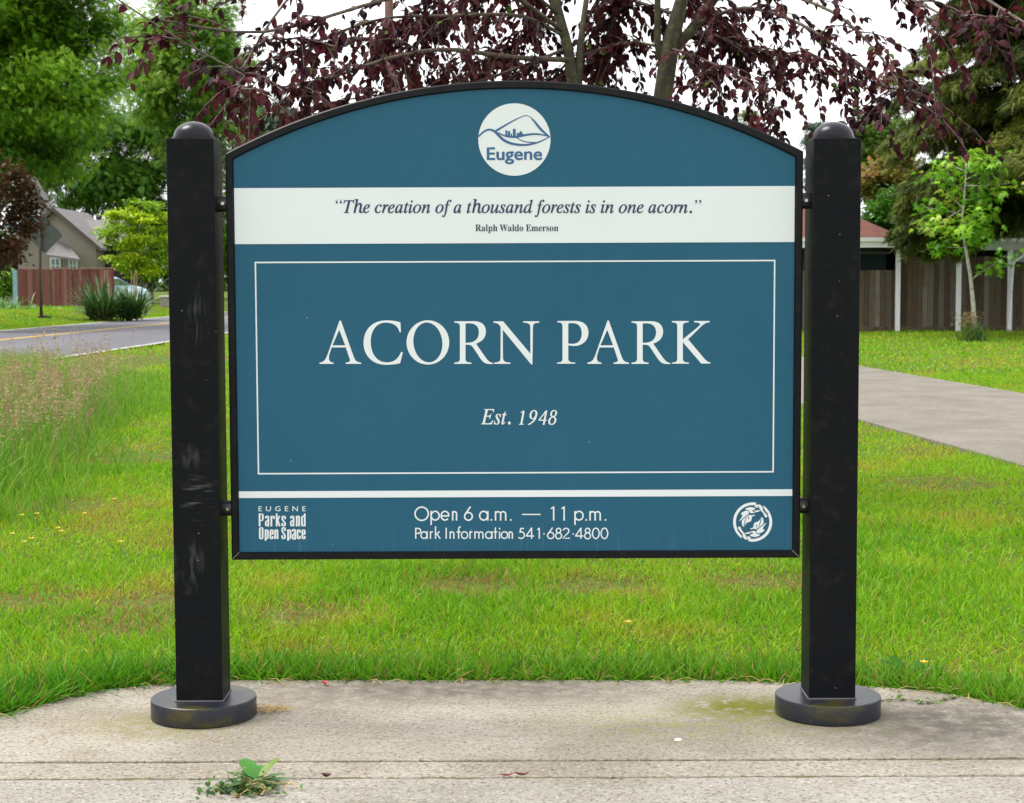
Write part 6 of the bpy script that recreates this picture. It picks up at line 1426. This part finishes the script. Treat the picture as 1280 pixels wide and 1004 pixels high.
# ---- purple leaved plum behind the sign
def plum():
    Y = 11.5
    b = at(800, 590, Y)
    root = thing('purple_plum_tree', 'purple leaved plum tree with mossy grey stems spreading above the sign', 'tree', (b.x, Y, -.03))
    tr1, tr2 = MB(), MB()
    m_b = mat(*BARKS['plum'][0], **BARKS['plum'][1])
    f1 = [at(815, 600, Y), at(822, 300, Y), at(828, 125, Y), at(838, 55, Y), at(852, 0, Y), at(846, -120, Y + .3)]
    f1[0].z = -.08
    tr1.tube(f1, [.11, .08, .066, .062, .045, .03], 12)
    tr1.tube([at(836, 70, Y), at(862, 40, Y), at(892, 0, Y), at(940, -70, Y)], [.042, .036, .032, .02], 9)
    tr1.tube([at(832, 90, Y), at(822, 55, Y), at(822, 0, Y), at(800, -90, Y)], [.034, .026, .022, .016], 9)
    f2 = [at(790, 600, Y + .2), at(740, 330, Y + .1), at(718, 120, Y), at(710, 60, Y), at(692, -5, Y), at(660, -120, Y + .3)]
    f2[0].z = -.08
    tr2.tube(f2, [.07, .055, .042, .038, .034, .024], 10)
    tr2.tube([at(722, 140, Y), at(725, 60, Y), at(738, -40, Y + .4)], [.028, .025, .015], 8)
    # limbs: (points in the picture, depth at each end, radius)
    limbs_ = [
        ([(712, 75), (640, 72), (560, 62), (490, 72), (420, 95), (350, 110)], 11.5, 9.6, .032),
        ([(705, 40), (600, -25), (480, 0), (330, 40), (200, 25)], 11.5, 8.6, .028),
        ([(700, 20), (560, -80), (400, -40), (300, 92), (320, 112)], 11.5, 8.4, .02),
        ([(318, 104), (290, 86), (225, 50), (148, 0), (90, -40)], 8.4, 8.2, .011),
        ([(846, -40), (760, -110), (600, -110), (430, -90), (300, -60)], 11.7, 9.0, .03),
        ([(852, 0), (900, -60), (1000, -60), (1100, -20), (1200, 30)], 11.5, 8.8, .03),
        ([(870, 30), (930, 10), (1000, 30), (1060, 70), (1110, 110)], 11.5, 9.6, .026),
        ([(892, 0), (960, -10), (1040, 15), (1100, 70), (1145, 140)], 11.5, 9.3, .024),
        ([(836, 60), (880, 75), (930, 100), (975, 140)], 11.5, 10.2, .018),
        ([(900, -40), (1000, -80), (1130, -60), (1250, 10), (1330, 60)], 11.5, 8.0, .028),
        ([(830, 60), (780, 55), (720, 90), (680, 100)], 11.5, 12.0, .018),
        ([(710, 60), (620, 95), (560, 110), (480, 118), (400, 130)], 11.5, 10.5, .02),
        ([(705, 45), (650, 20), (560, 20), (470, 25), (380, 60), (330, 90)], 11.5, 10.2, .024),
        ([(850, 20), (790, 0), (700, -30), (600, -10), (520, 30)], 11.5, 12.6, .024),
        ([(838, 50), (880, 40), (930, 60), (1000, 70), (1030, 100)], 11.5, 12.2, .02),
        ([(846, -60), (880, -160), (940, -200), (1020, -160)], 11.6, 11.0, .03),
        ([(660, -120), (620, -190), (540, -200), (450, -150)], 11.7, 11.2, .028),
        ([(846, -100), (840, -200), (780, -280)], 11.8, 12.2, .03),
        ([(640, -60), (660, 10), (640, 60), (600, 90)], 11.6, 12.4, .016),
        ([(760, -60), (770, 10), (760, 60), (745, 100)], 11.6, 12.6, .016),
        ([(800, -90), (860, -10), (900, 30), (930, 60)], 11.6, 12.4, .016),
        ([(560, -60), (540, 10), (500, 40), (440, 50)], 11.4, 11.0, .014),
    ]
    DENS = {1: .28, 2: .28, 4: .5, 5: .45, 6: .5, 7: .38, 8: .8, 9: .4, 0: .75, 11: .95, 12: .95, 14: .9, 18: 1.7, 19: 1.7, 20: 1.6}
    bw = MB(); LP, LD, LW = [], [], []
    def spline(p3, n_=14):
        out = []
        m_ = len(p3) - 1
        for i in range(n_ + 1):
            u = i / n_ * m_; k = min(int(u), m_ - 1); t = u - k
            p0, p1, p2, p3_ = p3[max(k - 1, 0)], p3[k], p3[k + 1], p3[min(k + 2, m_)]
            out.append(.5 * ((2 * p1) + (p2 - p0) * t + (2 * p0 - 5 * p1 + 4 * p2 - p3_) * t * t + (3 * p1 - p0 - 3 * p2 + p3_) * t ** 3))
        return out
    def leafy(pts, every, w0, droop=.6):
        L_ = sum((b - a).length for a, b in zip(pts[:-1], pts[1:])); k = max(3, int(L_ / every))
        for i in range(k):
            u = (i + random.random() * .8) / k * (len(pts) - 1); j = min(int(u), len(pts) - 2); t = u - j
            p = pts[j].lerp(pts[j + 1], t); tg = (pts[j + 1] - pts[j]).normalized()
            sd_ = Vector((random.gauss(0, 1), random.gauss(0, 1), random.gauss(0, .5))).normalized()
            sd_.z *= .35
            d = (tg * .8 + sd_ * .75 + Vector((0, 0, -droop * random.uniform(-.1, .95)))).normalized()
            LP.append(p); LD.append(d); LW.append(np.clip(w0 + random.gauss(0, .2), 0, 1))
            if random.random() < .65:
                LP.append(p); LD.append((d + Vector((random.gauss(0, .7), random.gauss(0, .7), random.gauss(-.1, .3)))).normalized()); LW.append(np.clip(w0 + random.gauss(0, .25), 0, 1))
    for li, (px, ya, yb, r) in enumerate(limbs_):
        n_ = len(px); p3 = [at(x, y, ya + (yb - ya) * i / (n_ - 1)) for i, (x, y) in enumerate(px)]
        sp = spline(p3, 16)
        bw.tube(sp, list(np.linspace(r * .62, max(r * .2, .003), len(sp))), 7)
        sparse = li == 3
        ntw = 6 if sparse else int(DENS.get(li, 1.35) * (13 + 9 * sum((b - a).length for a, b in zip(p3[:-1], p3[1:]))))
        for _ in range(ntw):
            t = random.uniform(.12, 1.0); j = min(int(t * 16), 15)
            s = sp[j]; tg = (sp[j + 1] - sp[j]).normalized()
            sd_ = Vector((random.gauss(0, 1), random.gauss(0, .9), random.gauss(.0, .5))).normalized()
            L_ = random.uniform(.22, .62) * (.6 if sparse else 1)
            d = (tg * .7 + sd_ * .8).normalized()
            tw = [s + d * L_ * u + Vector((0, 0, -.42 * L_ * u * u)) for u in np.linspace(0, 1, 5)]
            bw.tube(tw, [.005, .004, .0033, .0027, .002], 4, cap=False)
            leafy(tw, .036, random.random())
        leafy(sp[8:], .09 if sparse or li in (1, 2) else .05, random.random())
    # long drooping whips at the right and a few stray sprigs
    for (x0_, y0_, x1_, y1_, yy) in ((1050, 60, 1120, 190, 9.4), (1000, 60, 1090, 150, 9.6), (1090, 40, 1130, 120, 9.2), (960, 100, 945, 155, 10), (880, 90, 905, 135, 10.5), (1200, 20, 1275, 40, 8.2), (1150, 0, 1250, 55, 8.4),
                                     (330, 85, 250, 110, 9), (400, 95, 370, 140, 9.6), (230, 55, 150, 50, 8.3), (420, 60, 300, 60, 9.4), (330, 118, 290, 146, 8.8)):
        a = at(x0_, y0_, yy + .2); b_ = at(x1_, y1_, yy)
        pts = [a.lerp(b_, u) + Vector((0, random.uniform(-.05, .05), .1 * (b_ - a).length * math.sin(math.pi * u))) for u in np.linspace(0, 1, 8)]
        bw.tube(pts, list(np.linspace(.006, .002, 8)), 4, cap=False)
        leafy(pts, .034, random.random())
        for _ in range(3):
            t = random.uniform(.3, .95); j = int(t * 7); s = pts[min(j, 6)]
            L_ = random.uniform(.12, .26); sd_ = Vector((random.gauss(0, 1), random.gauss(0, 1), random.gauss(-.3, .6))).normalized()
            tw = [s + sd_ * L_ * u for u in np.linspace(0, 1, 4)]
            bw.tube(tw, [.003, .0025, .002, .0015], 4, cap=False); leafy(tw, .032, random.random())
    put_ = tr1.build('trunk', m_b, root, smooth=True)
    tr2.build('trunk', m_b, root, smooth=True)
    bw.build('branches', mat('twig_brown', (.075, .05, .04), rough=.8, noise=(30, (.16, .14, .08), .5, .66)), root, smooth=True)
    LP = np.array(LP); LD = np.array(LD); LW = np.array(LW); n_ = len(LP)
    rot = frames(LD, rand_dirs(n_) * .6 + np.array([0, 0, .9]))
    pos = LP + LD * .012
    V, F, idx = scatter(OVATE[0], OVATE[1], pos, rot, rng.uniform(.038, .076, n_))
    C = mixcol([(.017, .005, .008), (.038, .008, .013), (.09, .015, .023), (.075, .024, .022)], LW) * rng.uniform(.7, 1.3, (n_, 1))
    gl = rng.random(n_) < .006
    C[gl] = (.12, .2, .03)
    fast_mesh('crown', V, F, mat('leaf_plum', attr=True, rough=.55, transl=.3, spec=.12), root, C[idx])
    print('plum leaves', n_)
plum()

# ---- yuccas and the strap leaved clump on the far verge
def yucca(px, py, Y, n_, L_, label, stalks=0, tone=1.0):
    q = at(px, py, Y); z = gz(q.x, Y)
    root = thing('yucca', label, 'yucca', (q.x, Y, z))
    d = rand_dirs(n_); d[:, 2] = np.abs(d[:, 2]) * 1.0 + .12; d = nrm(d)
    T_, F_ = _blade(4, .28)
    rot = frames(np.cross(d, np.cross(d, np.array([0, 0, 1.0]) + rng.normal(size=(n_, 3)) * .05)), d)
    rot = np.stack([nrm(np.cross(d, np.array([0, 0, 1.0]))), -nrm(np.cross(np.cross(d, np.array([0, 0, 1.0])), d)), d], -1)
    pos = np.array([q.x, Y, z + .25]) + rng.normal(size=(n_, 3)) * np.array([.22, .22, .12])
    V, F, idx = scatter(T_, F_, pos, rot, np.stack([rng.uniform(.06, .1, n_), rng.uniform(.3, .9, n_), L_ * rng.uniform(.6, 1.15, n_)], 1))
    C = mixcol([(.026, .075, .014), (.05, .135, .022), (.1, .2, .04)], rng.random(n_)) * tone
    dead = (d[:, 2] < .3) & (rng.random(n_) < .45); C[dead] = (.16, .11, .06)
    fast_mesh('leaves', V, F, mat('leaf_yucca', attr=True, rough=.4, transl=.12), root, C[idx])
    mb = MB(); mb.tube([(q.x, Y, z - .05), (q.x, Y, z + .4)], [.16, .12], 8); mb.build('stem', mat('fibrous_stem', (.12, .09, .06), rough=1), root)
    for k in range(stalks):
        dx = random.uniform(-.55, .55)
        MB().tube([(q.x + dx * .8, Y + .1, z + .6), (q.x + dx, Y + .15, z + random.uniform(1.9, 2.2))], [.014, .02], 6).build('flower_stalk', mat('dry_stalk', (.34, .24, .12), rough=.9), root)
yucca(127, 387, 69, 460, 1.75, 'dark spiky yucca clump before the red fence, left of its pair', 2)
yucca(161, 387, 70, 380, 1.65, 'dark spiky yucca clump beside the pale blue car, right of its pair', 4)
def strap(px, py, Y, label, w, h, n_):
    q = at(px, py, Y); z = gz(q.x, Y)
    root = thing('lily_clump', label, 'plant', (q.x, Y, z))
    d = nrm(rand_dirs(n_) * .75 + np.array([0, 0, .9]))
    T_, F_ = _blade(4, .6)
    rot = np.stack([nrm(np.cross(d, np.array([0.01, 0, 1.0]))), -nrm(np.cross(np.cross(d, np.array([0.01, 0, 1.0])), d)), d], -1)
    pos = np.array([q.x, Y, z - .02]) + rng.normal(size=(n_, 3)) * np.array([w, .4, 0])
    V, F, idx = scatter(T_, F_, pos, rot, np.stack([rng.uniform(.05, .08, n_), rng.uniform(.3, .8, n_), h * rng.uniform(.6, 1.2, n_)], 1))
    C = mixcol([(.05, .15, .02), (.09, .25, .03), (.15, .33, .04)], rng.random(n_))
    fast_mesh('leaves', V, F, mat('leaf_strap', attr=True, rough=.4, transl=.3), root, C[idx])
strap(14, 384, 76, 'bright green strap leaved clump left of the red fence', .8, .42, 420)
strap(-20, 372, 78, 'pale yellowish shrubby plants at the left edge below the copper maple', 1.2, .9, 400)

# ---------------------------------------------------------------- lawn
def inpoly(x, y, poly):
    r = np.zeros(len(x), bool); n_ = len(poly)
    for i in range(n_):
        x1_, y1_ = poly[i]; x2_, y2_ = poly[(i + 1) % n_]
        c = ((y1_ > y) != (y2_ > y)) & (x < (x2_ - x1_) * (y - y1_) / (y2_ - y1_ + 1e-12) + x1_)
        r ^= c
    return r
def free(x, y, m=0.0):
    bad = inpoly(x, y, [(px_, py_) for px_, py_ in PAD]) | (y < JY + .005)
    bad |= (x > path_l(y) - m) & (x < path_r(y) + m)
    bad |= (x < road_n(y) + .24) & (x > road_f(y) - .12)
    bad |= (y > FY + .2) & (x > 0)
    return ~bad
def dry(x, y):
    a = vnoise(x, y, 1.3) * .6 + vnoise(x + 9, y, 3.4) * .4
    return np.clip((a - .5) * 3.6, 0, 1)
BARE_ = [ground(590, 727), ground(745, 727), ground(180, 745), ground(75, 628), ground(150, 775), ground(960, 722), ground(380, 762), ground(1180, 600), ground(175, 570), ground(40, 745), ground(195, 447), ground(160, 451)]
BARE = [(b_, .058 if b_.y > 25 else .034) for b_ in BARE_]
def blades(n_, y0, y1, wid, lo, hi, seg, name, sampler=None):
    if sampler is None:
        y = np.sqrt(rng.uniform(y0 ** 2, y1 ** 2, n_)); x = rng.uniform(-1, 1, n_) * (y * .34 + .9)
    else: x, y = sampler(n_)
    ok = free(x, y)
    x, y = x[ok], y[ok]; n_ = len(x)
    br = np.zeros(n_)
    for b_, k_r in BARE: br = np.maximum(br, np.exp(-(((x - b_.x) / (k_r * b_.y)) ** 2 + ((y - b_.y) / (k_r * 1.1 * b_.y)) ** 2) ** 1.5))
    br *= .45 + vnoise(x, y, 7) * 1.1
    d = dry(x, y); lush = vnoise(x + 40, y + 13, .9)
    keep = rng.random(n_) > br * .35
    x, y, br, d, lush = (a[keep] for a in (x, y, br, d, lush)); n_ = len(x)
    z = hgt(x, y) - .005
    lk = .75 if name == 'edge' else .55
    lean = nrm(np.stack([rng.normal(size=n_) * lk, rng.normal(size=n_) * lk, np.ones(n_)], 1))
    a = rng.uniform(0, 2 * math.pi, n_)
    sidev = np.stack([np.cos(a), np.sin(a), np.zeros(n_)], 1)
    xv = nrm(np.cross(lean, sidev)); yv = np.cross(lean, xv)
    rot = np.stack([xv, yv, lean], -1)
    T_, F_ = _blade(seg, .5)
    h = rng.uniform(lo, hi, n_) * (.65 + .6 * lush) * (1 - .62 * np.clip(br, 0, 1))
    V, F, idx = scatter(T_, F_, np.stack([x, y, z], 1), rot, np.stack([rng.uniform(.7, 1.3, n_) * wid, h * rng.uniform(.5, 1.4, n_), h], 1))
    w = np.clip(.62 - .42 * d + .3 * (lush - .5) + rng.normal(size=n_) * .17, 0, 1)
    C = mixcol([(.34, .27, .05), (.35, .42, .018), (.25, .45, .008), (.15, .37, .006), (.08, .25, .006)], w)
    if name == 'edge':
        C = mixcol([(.2, .3, .02), (.12, .32, .008), (.07, .25, .006), (.04, .16, .006)], np.clip(.35 + .5 * lush + rng.normal(size=n_) * .2, 0, 1))
    straw = rng.random(n_) < (.06 if name == 'edge' else .04) + .7 * br
    C[straw] = np.array([.40, .25, .08]) * rng.uniform(.6, 1.1, (straw.sum(), 1))
    C *= rng.uniform(.8, 1.2, (n_, 1))
    return V, F, C[idx]
def join(parts):
    Vs, Fs, Cs = [], [], []; o = 0
    for V, F, C in parts: Vs.append(V); Fs.append(F + o); Cs.append(C); o += len(V)
    return np.concatenate(Vs), np.concatenate(Fs), np.concatenate(Cs)
def edge_sampler(n_):
    """along the back and side edges of the pad"""
    pts = [Vector((p[0], p[1], 0)) for p in PAD]; seg = list(zip(pts[:-1], pts[1:])); Ls = np.array([(b - a).length for a, b in seg])
    k = rng.choice(len(seg), n_, p=Ls / Ls.sum()); t = rng.random(n_)
    A = np.array([(a.x, a.y) for a, b in seg])[k]; B = np.array([(b.x, b.y) for a, b in seg])[k]
    p = A * (1 - t[:, None]) + B * t[:, None]
    nn = np.stack([-(B - A)[:, 1], (B - A)[:, 0]], 1); nn /= np.linalg.norm(nn, axis=1, keepdims=True)
    off = np.abs(rng.normal(size=n_)) * .15
    q = p + nn * off[:, None] * np.where((nn * (p - np.array([0, 5.3]))).sum(1) > 0, 1, -1)[:, None]
    return q[:, 0], q[:, 1]
m_grass = mat('grass_blades', attr=True, rough=.5, transl=.4, spec=.25)
lawn = [blades(96000, 4.8, 8.6, .0055, .045, .085, 3, 'near'),
        blades(23000, 0, 0, .0075, .075, .19, 4, 'edge', edge_sampler),
        blades(115000, 8.6, 14, .0075, .045, .08, 2, 'mid'),
        blades(120000, 14, 27, .011, .05, .09, 2, 'far'),
        blades(110000, 27, 62, .026, .05, .1, 2, 'farther')]
def verge_sampler(n_):
    y = rng.uniform(42, 95, n_); x = road_f(y) - rng.uniform(.1, 11, n_); return x, y
lawn.append(blades(60000, 0, 0, .035, .07, .13, 2, 'verge', verge_sampler))
V, F, C = join(lawn)
tag(fast_mesh('grass', V, F, m_grass, None, C), 'bright green lawn grass with yellow and brown patches', 'grass', kind='stuff')
del V, F, C, lawn

# tall uncut grass by the road with pinkish seed heads
def tall():
    n_ = 42000
    y = np.sqrt(rng.uniform(10.0 ** 2, 27 ** 2, n_ * 2)); 
    lim = -2.75 - (y - 10.3) * .17
    x = lim - np.abs(rng.normal(size=len(y))) * (1.5 + .08 * y) + vnoise(y, y * 0, .8) * .7 - .2
    ok = free(x, y) & (x > road_n(y) + .4) & (rng.random(len(y)) < .2 + smooth(.0, 1.3, lim - x) * .9)
    x, y, lim = x[ok][:n_], y[ok][:n_], lim[ok][:n_]; n_ = len(x)
    dep = smooth(0, 2.0, lim - x)
    h = (.2 + .42 * dep) * rng.uniform(.6, 1.25, n_) * smooth(29, 20, y) ** .3
    lean = nrm(np.stack([rng.normal(size=n_) * .28, rng.normal(size=n_) * .28, np.ones(n_)], 1))
    a = rng.uniform(0, 6.283, n_); sv = np.stack([np.cos(a), np.sin(a), a * 0], 1)
    xv = nrm(np.cross(lean, sv)); yv = np.cross(lean, xv)
    T_, F_ = _blade(4, .42)
    V, F, idx = scatter(T_, F_, np.stack([x, y, hgt(x, y)], 1), np.stack([xv, yv, lean], -1), np.stack([rng.uniform(.006, .013, n_), h * rng.uniform(.4, 1.5, n_), h], 1))
    C = mixcol([(.32, .27, .08), (.24, .36, .03), (.14, .32, .016), (.07, .2, .012)], np.clip(rng.normal(size=n_) * .2 + .68, 0, 1))
    o = fast_mesh('tall_grass', V, F, m_grass, None, C[idx])
    tag(o, 'tall uncut grass with pinkish seed heads between lawn and road', 'tall grass', kind='stuff')
    # stems and heads
    m_ = 760
    y = np.sqrt(rng.uniform(12.0 ** 2, 19.5 ** 2, m_)); lim = -2.75 - (y - 10.3) * .17
    x = lim - .2 - np.abs(rng.normal(size=m_)) * (1.0 + .07 * y)
    ok = free(x, y) & (x > road_n(y) + .8); x, y = x[ok], y[ok]; m_ = len(x)
    H = rng.uniform(.55, .95, m_) * (.75 + .5 * vnoise(x, y, .8)) * np.where(y > 16, 1.0, .88)
    ln = rng.normal(size=(m_, 2)) * .16
    z = hgt(x, y)
    T_, F_ = _blade(3, .05)
    d = nrm(np.stack([ln[:, 0], ln[:, 1], np.ones(m_)], 1)); sv = rand_dirs(m_); xv = nrm(np.cross(d, sv)); yv = np.cross(d, xv)
    V1, F1, i1 = scatter(T_, F_, np.stack([x, y, z], 1), np.stack([xv, yv, d], -1), np.stack([np.full(m_, .005), np.full(m_, .5), H * 1.03], 1))
    C1 = np.tile(np.array([.22, .19, .08]), (len(V1), 1))
    rep = 34
    k = np.repeat(np.arange(m_), rep); t = rng.uniform(.74, 1.04, len(k))
    base = np.stack([x, y, z], 1)[k] + d[k] * (H[k] * t)[:, None]
    spread = .034 * (1.06 - t) / .3
    pos = base + rng.normal(size=(len(k), 3)) * spread[:, None]
    V2, F2, C2 = foliage(pos, np.repeat(rng.random(m_), rep), KITE, rng.uniform(.012, .03, len(k)), [(.34, .22, .13), (.42, .3, .18), (.36, .34, .13), (.26, .17, .1)], up=.3, hang=-.4)
    V, F, C = join([(V1, F1, C1), (V2, F2, C2)])
    fast_mesh('seed_heads', V, F, mat('leaf_seed', attr=True, rough=.8, transl=.35), o, C)
tall()

# ---------------------------------------------------------------- small things near the sign
def broad_leaf_plant(name, label, cat, base, specs, m, cols):
    """specs: (azimuth, tilt up, length, width)"""
    root = thing(name, label, cat, base)
    for az, el, L_, W_, ci in specs:
        n_ = 9; V = []; F = []
        for i in range(n_ + 1):
            t = i / n_; w = W_ * (math.sin(math.pi * min(1, t * .86 + .06)) ** .75) * (.25 if t < .2 else 1) * (1 + .06 * math.sin(i * 2.3))
            r_ = L_ * t * math.cos(el); zz = L_ * (t * math.sin(el) - .5 * t * t * math.sin(el) * .8)
            c = Vector((math.sin(az) * r_, math.cos(az) * r_, zz)); s = Vector((math.cos(az), -math.sin(az), 0))
            cup = .12 * w
            V += [c - s * w + Vector((0, 0, cup)), c, c + s * w + Vector((0, 0, cup))]
            if i:
                a = 3 * i; F += [(a - 3, a - 2, a + 1, a), (a - 2, a - 1, a + 2, a + 1)]
        mb = MB().add([v + Vector(base) + Vector((0, 0, .004)) for v in V], F, cols[ci])
        mb.build('leaf', m, root, smooth=True)
    return root
m_weed = mat('weed_leaf', attr=True, rough=.45, transl=.25, noise=(90, (.09, .2, .04), .5, .7), bump=(70, .4, .003))
jq = ground(321, 979); jq.z = 0.0
WC = [(.07, .24, .035), (.16, .24, .02), (.05, .17, .04), (.10, .13, .03)]
broad_leaf_plant('dock_weed', 'broad leaved green weed growing from the pavement joint below the left post', 'weed', jq,
                 [(R(-40), R(46), .115, .027, 0), (R(8), R(40), .08, .022, 0), (R(42), R(44), .12, .015, 1), (R(78), R(22), .09, .012, 2), (R(100), R(14), .1, .013, 2), (R(-75), R(20), .1, .018, 2), (R(-110), R(16), .09, .015, 2), (R(-135), R(18), .08, .014, 0), (R(170), R(14), .12, .015, 3), (R(140), R(16), .11, .014, 3), (R(-160), R(20), .14, .016, 2), (R(-95), R(30), .09, .014, 3), (R(120), R(30), .08, .014, 3), (R(-60), R(35), .07, .014, 2)], m_weed, WC)
wm = thing('mat_weed', 'low tangled weed with dry stalks spreading over the pavement left of the dock', 'weed', ground(300, 992))
bq_ = ground(303, 990); n_ = 240
pos = np.array([bq_.x, bq_.y, .004]) + rng.normal(size=(n_, 3)) * np.array([.05, .03, 0]) + np.abs(rng.normal(size=(n_, 3))) * np.array([0, 0, .016])
V, F, C = foliage(pos, rng.random(n_), OVATE, rng.uniform(.012, .028, n_), [(.02, .08, .02), (.05, .16, .04), (.12, .2, .05), (.2, .13, .05)], up=.6)
fast_mesh('leaves', V, F, m_weed, wm, C)
st = MB()
for k in range(15):
    a = random.uniform(0, 6.28); L_ = random.uniform(.03, .085); c = Vector((bq_.x + .05 + random.gauss(0, .03), bq_.y - .005 + random.gauss(0, .02), .006))
    st.tube([c, c + Vector((math.cos(a) * L_ * .5, math.sin(a) * L_ * .4, .018)), c + Vector((math.cos(a) * L_, math.sin(a) * L_ * .8, .006))], .0013, 5)
st.build('stalks', mat('straw', (.5, .38, .16), rough=.8), wm)
dq = ground(1132, 843); dq.z = -.01
broad_leaf_plant('dock_plant', 'broad leaved dock in the grass edge right of the right post', 'plant', dq,
                 [(R(-70), R(42), .13, .024, 2), (R(-35), R(52), .13, .026, 2), (R(95), R(25), .15, .028, 0), (R(60), R(36), .14, .026, 2), (R(120), R(22), .11, .02, 0), (R(-100), R(30), .1, .02, 2)], mat('dock_leaf', attr=True, rough=.6, spec=.15, transl=.3), [(.06, .2, .02), (.1, .22, .02), (.035, .13, .012), (.1, .13, .03)])
# creeping runner on the pad at the right
cr = MB(); cpts = [ground(1085, 878), ground(1130, 876), ground(1165, 880), ground(1200, 872)]
cr.tube([p + Vector((0, 0, .006)) for p in cpts], .0016, 5)
run = thing('grass_runner', 'thin green runner creeping over the pad beside the right base', 'runner', cpts[0])
cr.build('stem', mat('runner_stem', (.2, .16, .06), rough=.8), run)
n_ = 26; tt = rng.random(n_)
pos = np.array([cpts[min(int(t * 3), 2)].lerp(cpts[min(int(t * 3), 2) + 1], t * 3 % 1) for t in tt]) + np.array([0, 0, .008])
V, F, C = foliage(pos, rng.random(n_), KITE, rng.uniform(.02, .04, n_), [(.09, .22, .03), (.16, .3, .04)], up=1)
fast_mesh('leaves', V, F, m_weed, run, C)
# dry clippings by the left base
cl = MB(); c0 = ground(338, 889)
for k in range(90):
    c = c0 + Vector((random.gauss(0, .028), random.gauss(0, .022), .004 + abs(random.gauss(0, .006)))); a = random.uniform(0, 6.28); L_ = random.uniform(.02, .05)
    cl.tube([c, c + Vector((math.cos(a) * L_ * .5, math.sin(a) * L_ * .5, .005)), c + Vector((math.cos(a) * L_, math.sin(a) * L_, 0))], .001, 4)
tag(cl.build('dry_clippings', mat('dry_grass', (.42, .3, .13), rough=.9)), 'small heap of dry grass clippings beside the left base', 'clippings', kind='stuff')
# loose dead blades along the edge of the pad
lb = MB()
ex, ey = edge_sampler(260)
for x, y in zip(ex, ey):
    a = random.uniform(0, 6.28); L_ = random.uniform(.04, .11); c = Vector((x, y - random.uniform(0, .1), .006))
    lb.tube([c, c + Vector((math.cos(a) * L_ * .5, math.sin(a) * L_ * .5, .012)), c + Vector((math.cos(a) * L_, math.sin(a) * L_, .004))], .0013, 4)
tag(lb.build('thatch', mat('dry_grass', (.42, .3, .13))), 'dead straw blades along the back edge of the pad', 'thatch', kind='stuff')
# fallen petals and leaves
def fallen(name, label, cat, px, py, L_, W_, col, rz, curl=.25, group=None, dz=0):
    q = ground(px, py); q.z = .004 + dz
    V = []; F = []
    for i in range(7):
        t = i / 6; w = W_ * math.sin(math.pi * min(.98, t * .9 + .05)) ** .8
        for s in (-1, 0, 1):
            x, y = s * w, (t - .5) * L_
            V.append((q.x + x * math.cos(rz) - y * math.sin(rz), q.y + x * math.sin(rz) + y * math.cos(rz), q.z + abs(s) * curl * w + .3 * curl * L_ * (t - .5) ** 2 * 4))
        if i:
            a = 3 * i; F += [(a - 3, a - 2, a + 1, a), (a - 2, a - 1, a + 2, a + 1)]
    o = MB().add(V, F).build(name, mat(name + '_c%d' % int(col[0] * 1000), col, rough=.5, transl=.15), smooth=True)
    tag(o, label, cat, group)
fallen('fallen_petal', 'small red petal on the back of the pad between the posts', 'petal', 406, 857, .03, .013, (.42, .012, .03), .5, .9)
fallen('fallen_petal', 'red petal lying in the grass edge behind the right base', 'petal', 1078, 850, .03, .015, (.42, .012, .03), 1.2, .9, dz=.0)
fallen('fallen_leaf', 'curled dark red leaf in the joint near the green weed', 'leaf', 408, 973, .026, .01, (.06, .012, .02), 1.6, 1.0)
fallen('fallen_leaf', 'thin dark red leaf in the joint below the sign, left of its pair', 'leaf', 633, 971.5, .045, .007, (.16, .02, .03), 1.6, .5)
fallen('fallen_leaf', 'thin dark red leaf in the joint below the sign, right of its pair', 'leaf', 652, 971, .045, .008, (.11, .012, .03), 1.45, .7)
pq = ground(848, 926)
pb_ = MB(); prof = []
V = []; F = []
for j in range(6):
    for k in range(10):
        a = 2 * math.pi * k / 10; e = math.pi / 2 * j / 5
        r_ = .013 * (1 + .15 * math.sin(a * 3)) * math.cos(e) + .0005
        V.append((pq.x + r_ * math.cos(a), pq.y + r_ * .8 * math.sin(a), .001 + .008 * math.sin(e)))
for j in range(5):
    for k in range(10): F.append((j * 10 + k, j * 10 + (k + 1) % 10, (j + 1) * 10 + (k + 1) % 10, (j + 1) * 10 + k))
tag(pb_.add(V, F).build('pebble', mat('white_pebble', (.62, .6, .5), rough=.6), smooth=True), 'small white pebble lying on the pad left of the right base', 'pebble')
# buttercups in the lawn
def buttercup(px, py, label, group=None, h=.09):
    q = ground(px, py, h - .02); z0 = float(hgt(q.x, q.y))
    t = thing('buttercup', label, 'flower', (q.x, q.y, z0), group)
    MB().tube([(q.x, q.y, z0 - .01), (q.x + .004, q.y, z0 + h * .6), (q.x, q.y, z0 + h)], .0016, 5).build('stem', mat('flower_stem', (.1, .22, .03), rough=.6), t)
    mb = MB()
    for k in range(5):
        a = 2 * math.pi * k / 5; r_ = .016
        c = Vector((q.x, q.y, z0 + h)); d = Vector((math.cos(a), math.sin(a), 0)); s = Vector((-d.y, d.x, 0))
        mb.add([c, c + d * r_ * .6 + s * r_ * .55 + Vector((0, 0, .006)), c + d * r_ + Vector((0, 0, .011)), c + d * r_ * .6 - s * r_ * .55 + Vector((0, 0, .006))], [(0, 1, 2, 3)])
    mb.build('petals', mat('buttercup_yellow', (.72, .46, .01), rough=.35, transl=.2), t)
for px, py in ((27, 643), (46, 641), (72, 659), (76, 663), (15, 666), (30, 676), (142, 623), (105, 641), (39, 672), (150, 676)):
    buttercup(px, py, 'tiny yellow buttercup in the lawn left of the left post', 'buttercups left of the sign', .1)
buttercup(785, 776, 'tiny yellow flower in the grass below the middle of the sign', None, .1)
buttercup(1155, 826, 'small orange yellow bloom in the grass beside the dock plant', None, .13)
